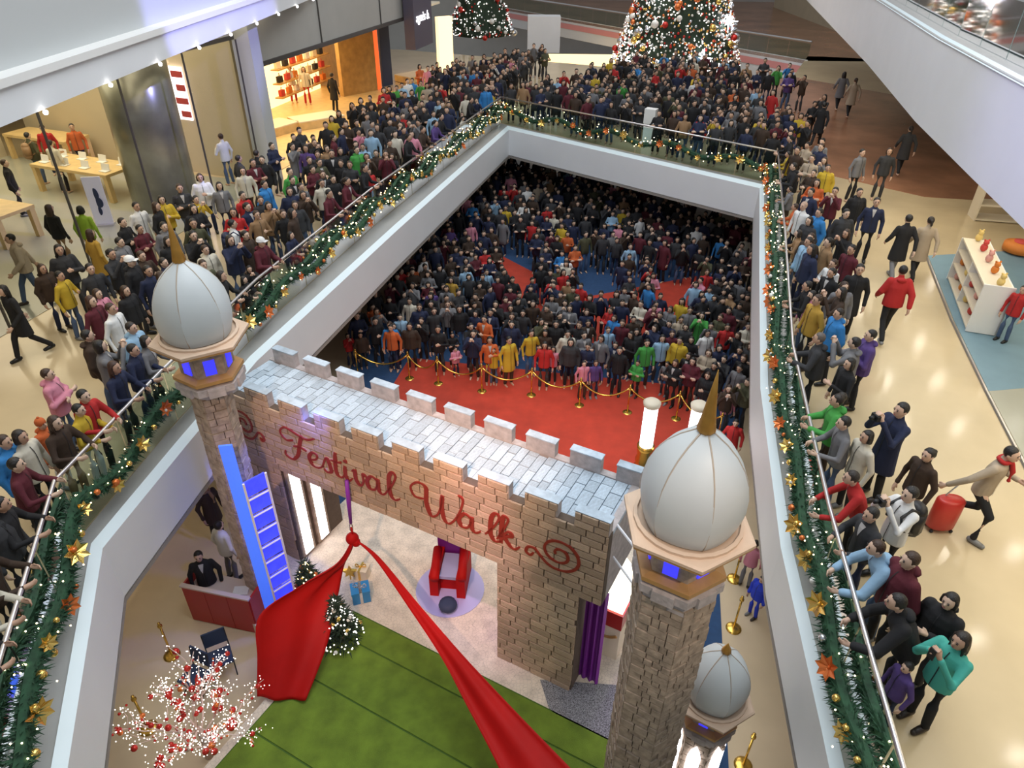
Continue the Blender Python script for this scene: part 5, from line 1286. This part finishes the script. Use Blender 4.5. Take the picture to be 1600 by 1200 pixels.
def vpanel(a, b, z0, z1, name, m, th=.06, parent=None):
    a, b = Vector((a[0], a[1], 0)), Vector((b[0], b[1], 0)); d = (b - a).normalized(); nn = Vector((d.y, -d.x, 0)) * th
    return MB().hexa([a + Vector((0, 0, z0)), b + Vector((0, 0, z0)), b + nn + Vector((0, 0, z0)), a + nn + Vector((0, 0, z0)), a + Vector((0, 0, z1)), b + Vector((0, 0, z1)), b + nn + Vector((0, 0, z1)), a + nn + Vector((0, 0, z1))]).build(name, m, parent)
w0, w1 = Vector((*sfp(0, .45), 0)), Vector((*sfp(1.2, 11), 0)); wd = (w1 - w0).normalized(); wn = Vector((-wd.y, wd.x, 0))
if wn.y > 0: wn = -wn
def on_side_wall(px, py):
    d = ray(px, py); o_ = w0 + wn * .06; t = wn.dot(o_) / wn.dot(Vector((d.x, d.y, 0))); return Vector((d.x * t, d.y * t, CZ + d.z * t))
pa, pb = on_side_wall(278, 185), on_side_wall(302, 185); pt = on_side_wall(276, 104)
ps = thing('poster_panel', (pa.x, pa.y, pa.z), 'glowing white and red poster on the store wall beside round column', 'poster')
vpanel((pa.x, pa.y), (pb.x, pb.y), pa.z, pt.z, 'poster_board', 'poster', .05, ps)
for i in range(4):
    f0 = (.45, .3, .5, .35)[i]; a_, b_ = pa.lerp(pb, f0) + wn * .03, pb + wn * .03; hh_ = (pt.z - pa.z) / 4; vpanel((a_.x, a_.y), (b_.x, b_.y), pa.z + i * hh_ + .1, pa.z + i * hh_ + hh_ * .7, 'poster_print', 'poster_red', .05, ps)
# standing white sign with dark print
p = at(165, 352, U); sg = thing('sign_stand', (p.x, p.y, U), 'white standing banner with dark print before the store', 'sign')
MB().box((p.x, p.y, U + .75), (.5, .03, 1.4), .2).build('banner', 'white', sg); MB().box((p.x, p.y, U + .03), (.5, .3, .05), .2).build('foot', 'steel', sg)
for dx, dz, rx, rz_ in ((0, .95, .1, .18), (.03, .7, .13, .16), (-.03, .45, .09, .14)): MB().ball((p.x + dx, p.y - .018, U + dz), (rx, .008, rz_), 10, 6).build('printed_figure', 'navy', sg)
# glass store front
gf = thing('storefront', (*sfp(-7), U), 'tall clear glass storefront on the left walkway', 'storefront')
for i in range(4):
    if i == 1: continue
    a, b = sfp(-2.6 * i - .35), sfp(-2.6 * i - 2.9); vpanel(a, b, U + .02, 8.83, 'pane', 'store_glass', .02, gf)
for i in range(5): q = sfp(-2.6 * i - .32); MB().box((q[0], q[1], (U + 8.83) / 2), (.05, .05, 8.83 - U), .25).build('mullion', 'dark_trim', gf)
# wooden shop fittings
def unit(px0, py0, px1, py1, z, h, name, m, label, cat, th=.3):
    a, b = at(px0, py0, U + z), at(px1, py1, U + z); o = vpanel((a.x, a.y), (b.x, b.y), U + .02, U + h, name, m, th); return tag(o, label, cat)
unit(532, 150, 585, 140, 0, 3.4, 'wood_wall_panel', 'wood', 'tall curved brown wood wall panel in the shop', 'panel')
unit(583, 142, 594, 138, 0, 3.4, 'orange_light_panel', 'orange_panel', 'glowing orange vertical panel in the wooden shop', 'panel', .1)
unit(597, 136, 612, 132, 0, 3.4, 'dark_wall_panel', 'navy', 'dark blue vertical panel beside the orange glow', 'panel', .1)
for i, (px0, px1, py, lb) in enumerate(((430, 470, 215, 'low glowing wood platform at front of the shop'), (470, 540, 205, 'long low wood platform in the warm shop'), (640, 700, 132, 'warm lit display platform by pale doorway'))):
    a, b = at(px0, py, U), at(px1, py - 12, U); pf = thing('display_platform', (a.x, a.y, U), lb, 'platform', 'wood platforms in the shop'); vpanel((a.x, a.y), (b.x, b.y), U + .02, U + .32, 'platform_box', 'pale_wood', -1.2, pf); vpanel((a.x, a.y), (b.x, b.y), U + .32, U + .36, 'platform_top', 'cream', -1.2, pf)
sv = thing('shelf_wall', (*sfp(12, 5.5), U), 'warm lit shelves of red and white goods in the shop', 'shelves')
vpanel(sfp(9.5, 5.6), sfp(14.5, 5.6), U, U + 3.2, 'back_panel', 'warm_panel', .05, sv)
for z in (.5, 1.1, 1.7, 2.3): vpanel(sfp(9.5, 5.2), sfp(14.5, 5.2), U + z, U + z + .05, 'shelf', 'wood', .4, sv)
k_ = 0
for z in (.55, 1.15, 1.75):
    for i in range(7):
        q = sfp(9.9 + i * .68, 5.05); m_ = ['toy_red', 'white', 'black', 'toy_orange', 'cream'][(i * 2 + k_) % 5]; k_ += 1
        bg_ = thing('handbag', (q[0], q[1], U + z), '%s bag from the left on the %s shelf of the warm shop' % (ordinal(i + 1), {.55: 'lowest', 1.15: 'middle', 1.75: 'upper'}[z]), 'bag', 'bags on the shop shelves')
        MB().box((q[0], q[1], U + z + .14), (.16, .34, .26), -.25).build('bag_body', m_, bg_); MB().tube(smooth_path([(q[0], q[1] - .1, U + z + .26), (q[0], q[1], U + z + .4), (q[0], q[1] + .1, U + z + .26)], 4), .012, 5).build('handle', m_, bg_)
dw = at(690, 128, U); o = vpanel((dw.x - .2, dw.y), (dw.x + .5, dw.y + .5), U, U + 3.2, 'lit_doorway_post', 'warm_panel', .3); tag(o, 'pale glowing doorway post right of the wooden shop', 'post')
# hanging dark sign with white lettering
sp0, sp1 = sfp(13.2, .05), sfp(15.6, .05); sgn = thing('shop_sign', (*sp0, 6.9), 'dark violet sign block with white script lettering', 'sign')
vpanel(sp0, sp1, 6.6, 9.5, 'sign_block', 'sign_dark', .5, sgn)
def text(body, size, loc, rot, m, parent, name='lettering', ext=.01):
    c = bpy.data.curves.new(name, 'FONT'); c.body = body; c.size = size; c.extrude = ext; c.shear = .25; o = bpy.data.objects.new('tmp', c); COL.objects.link(o)
    me = bpy.data.meshes.new_from_object(o.evaluated_get(bpy.context.evaluated_depsgraph_get())); bpy.data.objects.remove(o); me.materials.clear(); me.materials.append(M[m]); return link(name, me, parent, loc, rot)
tang = math.atan2(DIRL.y, DIRL.x); q = sfp(13.45, -.47); text('agn\u00e8s b.', .55, (q[0] - 0, q[1], 7.75), (math.pi / 2, 0, tang), 'sign_white', sgn)
tag(MB().box((*sfp(.62, .12), 7.2), (.05, .5, .22), -.25).build('exit_sign', 'green_sign'), 'small green exit sign beside the grey pillar', 'sign')

# ================================================================== RIGHT SHOP
q0, q1, q2 = at(1478, 485, U), at(1542, 526, U), at(1572, 470, U)
dx = (q1 - q0); ang = math.atan2(dx.y, dx.x)
A0, A1 = at(1478, 436, U), at(1507, 519, U)
dsp = thing('display_counter', ((A0.x + A1.x) / 2, (A0.y + A1.y) / 2, U), 'white display counter with open shelves of toys', 'counter')
dl = (A1 - A0).normalized(); dn = Vector((-dl.y, dl.x, 0)); Lc = (A1 - A0).length
def cbx(s0, s1, n0, n1, z0, z1, name, m, par=None):
    P = [A0 + dl * s + dn * n + Vector((0, 0, z)) for z in (z0, z1) for s, n in ((s0, n0), (s1, n0), (s1, n1), (s0, n1))]; return MB().hexa(P).build(name, m, par or dsp)
Ld = .62
cbx(0, Lc, Ld - .04, Ld, .03, 1.15, 'back_panel', 'white'); cbx(0, .04, 0, Ld, .03, 1.15, 'side_panel', 'white'); cbx(Lc - .04, Lc, 0, Ld, .03, 1.2, 'side_panel', 'white')
for z in (.05, .45, .82, 1.12): cbx(.04, Lc - .04, .02, Ld - .04, z, z + .04, 'shelf', 'cream')
cbx(Lc * .5 - .02, Lc * .5 + .02, .02, Ld - .04, .05, 1.12, 'divider', 'white')
names = [('toy_pink', 'pink'), ('toy_orange', 'orange'), ('toy_yellow', 'yellow'), ('toy_red', 'red')]
for zi, z in enumerate((.09, .49, 1.16)):
    for i in range(5):
        m_, cn_ = names[(i + zi) % 4]; s = .16 + i * (Lc - .3) / 4; P = A0 + dl * s + dn * (.2 if zi < 2 else .32) + Vector((0, 0, z))
        ty = thing('soft_toy', P, '%s soft toy, %s from far end on %s of the white counter' % (cn_, ordinal(i + 1), ('bottom shelf', 'middle shelf', 'top')[zi]), 'toy', 'soft toys on the display counter')
        MB().ball(P + Vector((0, 0, .10)), (.085, .08, .10), 9, 6).build('body', m_, ty, True); MB().ball(P + Vector((0, -.02, .23)), .065, 9, 6).build('head', m_, ty, True)
        for e in (-1, 1): MB().ball(P + Vector((.05 * e, -.01, .29)), .025, 6, 4).build('ear', m_, ty, True)
A0b = at(1525, 345, U); ds2 = thing('shop_shelf', (A0b.x, A0b.y, U), 'cream shop shelf with goods under the upper slab', 'shelves')
for z in (.05, .5, .95): MB().box((A0b.x + .9, A0b.y + .1, U + z), (1.8, .6, .05), -.2).build('shelf', 'cream', ds2)
for x in (0, 1.8): MB().box((A0b.x + x, A0b.y + .28 - x * .2, U + .5), (.05, .6, 1.0), -.2).build('side_panel', 'cream', ds2)
for i in range(4):
    P = Vector((A0b.x + .25 + i * .42, A0b.y + .22 - i * .085, U + .98)); ty = tag(MB().box((P.x, P.y, P.z + .12), (.24, .2, .24), .2 * i).ball((P.x, P.y, P.z + .28), .07, 8, 5).build('boxed_goods', ['toy_red', 'white', 'toy_orange', 'charcoal' if 'charcoal' in M else 'navy'][i]), '%s boxed item from left on the cream shop shelf' % ordinal(i + 1), 'box', 'boxed goods on the shop shelf')
P = at(1590, 395, U); wr = thing('toy_wheel', (P.x, P.y, U), 'round red and yellow toy wheel at right picture edge', 'toy')
MB().lathe([(.2, 0), (.42, .05), (.42, .25), (.2, .3)], 18, (P.x, P.y, U + .02)).build('rim', 'toy_orange', wr, True); MB().lathe([(.18, 0), (.2, .33), (.05, .35)], 14, (P.x, P.y, U + .02)).build('hub', 'toy_red', wr, True)
# red suitcase
P = at(1465, 826, U); su = thing('suitcase', (P.x, P.y, U), 'red hard-shell suitcase towed by the striding traveller', 'suitcase')
mb = MB(); 
for i, (a, b) in enumerate(((.0, .02), (.03, .0), (.6, .0), (.63, .02))): pass
loft(mb, [(P.x, P.y, U + .05, .17, .10), (P.x, P.y, U + .09, .215, .135), (P.x, P.y, U + .35, .22, .14), (P.x, P.y, U + .60, .215, .135), (P.x, P.y, U + .64, .17, .10)], 16); mb.build('shell', 'case_red', su, True)
for s in (-.15, .15):
    for y in (-.08, .08): MB().ball((P.x + s, P.y + y, U + .03), .03, 8, 5).build('wheel', 'black', su)
MB().tube([(P.x - .08, P.y + .06, U + .62), (P.x + .1, P.y + .06, U + .95), (P.x + .25, P.y + .06, U + .97)], .012, 6).build('handle', 'steel', su)

# ================================================================== FAR HALL
def big_tree(x, y, z, h, r, label, nstuff, nb, mats, light, stars=0):
    t = thing('christmas_tree', (x, y, z), label, 'tree', 'large lit trees in the far hall')
    mb = MB().lathe([(r * .9, .3), (r * .93, .5), (.1, h)], 24, (x, y, z)); mb.build('cone_frame', 'fir_dark', t); MB().tube([(x, y, z), (x, y, z + .6)], .4, 12).build('trunk', 'bark', t)
    S = {m: MB() for m in mats + (light,)}
    for i in range(nstuff):
        f = random.random() ** 1.4 * .8; a = random.uniform(0, 6.283); rr = (r * (1 - f)) * random.uniform(.95, 1.04); m = random.choice(mats + (light, light, light)); S[m].ball((x + rr * math.cos(a), y + rr * math.sin(a), z + .35 + f * h), random.uniform(.022, .042) if m == light else random.uniform(.04, .085), 5, 4)
    for m, b in S.items():
        o = b.build('small_lights' if m == light else 'small_baubles', m, t, True); o['kind'] = 'stuff'
    for i in range(nb):
        f = random.random() ** 1.4 * .7; a = -math.pi / 2 + random.uniform(-1.7, 1.7); rr = r * (1 - f) * 1.03; s = random.uniform(.13, .22); link('bauble', BALLS[random.choice(mats)], t, (x + rr * math.cos(a), y + rr * math.sin(a), z + .35 + f * h), None, (s, s, s))
    for i in range(stars):
        f, a = ((.06, -1.35), (.33, -2.4), (.2, -.75), (.02, -2.6), (.42, -1.2))[i]; rr = r * (1 - f) * 1.06; c = Vector((x + rr * math.cos(a), y + rr * math.sin(a), z + .4 + f * h)); sb = MB(); sb.ball(c, .13, 8, 6)
        for k in range(8): d = Vector((math.cos(k * math.pi / 4), 0, math.sin(k * math.pi / 4))); sb.tube([c, c + d * (.5 if k % 2 == 0 else .3)], [.06, .01], 4)
        sb.build('star_lamp', 'star_light', t)
p = at(1052, 112, U); big_tree(p.x * 1.03, p.y * 1.03, U, 12, 3.75, 'giant christmas tree crowded with silver gold and red baubles', 5200, 70, ('silver_ball', 'gold_ball', 'silver_ball', 'red_ball', 'orange_ball', 'white_ball', 'white_ball'), 'fairy_white', 5)
p = at(752, 60, U); big_tree(p.x, p.y, U, 7, 2.4, 'smaller far tree thick with pale pink lights', 900, 30, ('silver_ball', 'white_ball', 'red_ball'), 'fairy_white')
# white blocks in the far hall
p0 = at(826, 75, U); o = MB().box((p0.x + 1.0, p0.y, U + .9), (2.2, 1.2, 2.2)).build('white_kiosk', 'slab_white'); tag(o, 'plain pale kiosk block left of the giant tree', 'kiosk')
p0 = at(905, 92, U - 1.4); o = MB().box((p0.x + .5, p0.y + 2, 1.45), (5.5, .2, 2.9)).build('lit_shop_window', 'warm_panel'); tag(o, 'warm lit shop window under the far white parapet', 'window')
p = PED; wb = thing('white_pedestal', (p.x, p.y, U), 'tall white box standing at the back railing', 'pedestal'); MB().box((p.x, p.y + .02, U + .42), (.42, .3, .84), ANG).build('lower_box', 'white', wb); MB().box((p.x, p.y + .02, U + 1.12), (.46, .34, .56), ANG).build('upper_box', 'white', wb)

# ================================================================== LAMPS
ld = MB().lathe([(.075, 0), (.09, .02)], 12).mesh('downlight', 'lamp_disc'); n_l = 0
for i in range(9):
    for j in range(3):
        t = 1.2 + i * 2.3; P = Vector((RB[0].x, RB[0].y, 0)) + RD * (8 + t); x, y = P.x + 1.1 + j * 1.5, P.y - .2
        o = link('downlight', ld, None, (x, y, ZB - .02)); tag(o, 'round downlight over right walkway, %s from near end in %s row' % (ordinal(i + 1), ('inner', 'middle', 'outer')[j]), 'downlight', 'downlights over the right walkway')
l2 = MB().ball((0, 0, 0), .04, 8, 5).mesh('downlight', 'lamp_disc_small', True)
for i in range(12):
    y = 9.5 + i * 2.1; o = link('downlight', l2, None, (TLX(y) + .05, y, 9.47)); tag(o, '%s small white lamp from the left under the upper left slab' % ordinal(i + 1), 'lamp', 'lamps along the upper left slab')

# ================================================================== BALUSTRADES AND GARLANDS
FLO = MB()
for k in range(7):
    a = 2 * math.pi * k / 7; d = Vector((math.cos(a), -.35, math.sin(a))); w_ = Vector((-math.sin(a), 0, math.cos(a))) * .3; FLO.add([(0, 0, 0), d * .5 + w_ + Vector((0, -.15, 0)), d, d * .5 - w_ + Vector((0, -.15, 0))], [(0, 1, 2, 3)])
FLO.ball((0, -.1, 0), .14, 6, 4)
FLOW = {m: FLO.mesh('ornament', m) for m in ('gold_ball', 'orange_ball')}
LBL = {'left': 'left', 'back': 'back', 'right': 'right'}
for sec in ('left', 'back', 'right'):
    line = RAIL_S[sec]; L3 = [(p[0], p[1]) for p in line]
    tot = sum((Vector(L3[i + 1]) - Vector(L3[i])).length for i in range(len(L3) - 1)); N = int(tot / 1.45) + 1; pts = resample(L3, N + 1)
    bl = thing('balustrade', (*L3[len(L3) // 2], U), 'glass balustrade with steel handrail along the %s edge of the void' % sec, 'railing')
    MB().tube([(p[0], p[1], U + 1.1) for p in L3], .03, 10).build('handrail', 'steel', bl, True)
    for i in range(N):
        a, b = Vector(pts[i]), Vector(pts[i + 1]); d = (b - a).normalized(); vpanel(a + d * .02, b - d * .02, U + .02, U + 1.03, 'pane', 'rail_glass', .014, bl)
    gl = thing('garland', (*L3[len(L3) // 2], U + .3), 'fir garland with gold baubles and lights hung along the %s balustrade' % sec, 'garland')
    off = inset(L3, .17); M_ = int(tot / .1); gp = resample(off, M_); path = []
    for i, p in enumerate(gp): path.append(Vector((p[0], p[1], U + .56 + .13 * math.sin(i * .1 * 2 * math.pi / 2.6))))
    fol = MB(); fol.tube(path, .09, 6)
    for p in path: twigs(fol, [(p, .115)], 60 if p.y < 16 else 34, 0, .12, .1)
    o = fol.build('foliage', 'fir', gl); o['kind'] = 'stuff'
    lm = MB()
    for p in path:
        if random.random() < .95: d = Vector((random.gauss(0, .08), random.gauss(0, .08), random.gauss(0, .09))); lm.ball(p + d * 1.3 + Vector((0, 0, .05)), .011 if p.y < 14 else .017, 5, 3)
    o = lm.build('fairy_lights', 'fairy_light', gl); o['kind'] = 'stuff'
    for i in range(0, M_, 4):
        p = path[i]
        if p.y < -1: continue
        c = -p.xy.normalized() if sec == 'back' else Vector((1 if sec == 'left' else -1, -.3)).normalized()
        v = Vector((c.x * .13, c.y * .13, random.uniform(-.10, .14))); s = random.uniform(.034, .062); link('bauble', BALLS[random.choice(['gold_ball', 'gold_ball', 'gold_ball', 'orange_ball', 'white_ball', 'silver_ball'])], gl, p + v, None, (s, s, s))
        if i % 8 == 0:
            s = random.uniform(.12, .19); ang_ = math.atan2(c.x, -c.y); link('ornament', FLOW[random.choice(['gold_ball', 'gold_ball', 'orange_ball'])], gl, p + Vector((c.x * .12, c.y * .12, random.uniform(-.05, .12))), (random.uniform(-.6, -.1), 0, ang_), (s, s, s))
# upper right and far balustrades
bl = thing('balustrade', (RBL2[3][0] + .3, RBL2[3][1], ZT), 'teal tinted glass balustrade on the upper right slab', 'railing')
up = [(x + .55, y) for x, y in RBL2]; tot = sum((Vector(up[i + 1]) - Vector(up[i])).length for i in range(len(up) - 1)); pp = resample(up, int(tot / 1.6))
for i in range(len(pp) - 1):
    a, b = Vector(pp[i]), Vector(pp[i + 1]); d = (b - a).normalized(); vpanel(a + d * .02, b - d * .02, ZT + .01, ZT + 1.0, 'pane', 'rail_glass', .014, bl)
MB().tube([(p[0], p[1], ZT + 1.06) for p in up], .03, 8).build('handrail', 'steel', bl, True)
bl = thing('balustrade', (FA[0].x + 8, FA[0].y - 8, U), 'distant balustrade with bright rail above the pink striped parapet', 'railing')
fp = [FA[0].lerp(FA[1], i / 24) for i in range(25)]
for i in range(24): vpanel(fp[i] + fd * .03, fp[i + 1] - fd * .03, U + .05, U + 1.0, 'pane', 'rail_glass', .02, bl)
MB().tube([FA[0] + Vector((0, 0, 1.1)), FA[1] + Vector((0, 0, 1.1))], .06, 8).build('handrail', 'steel', bl)
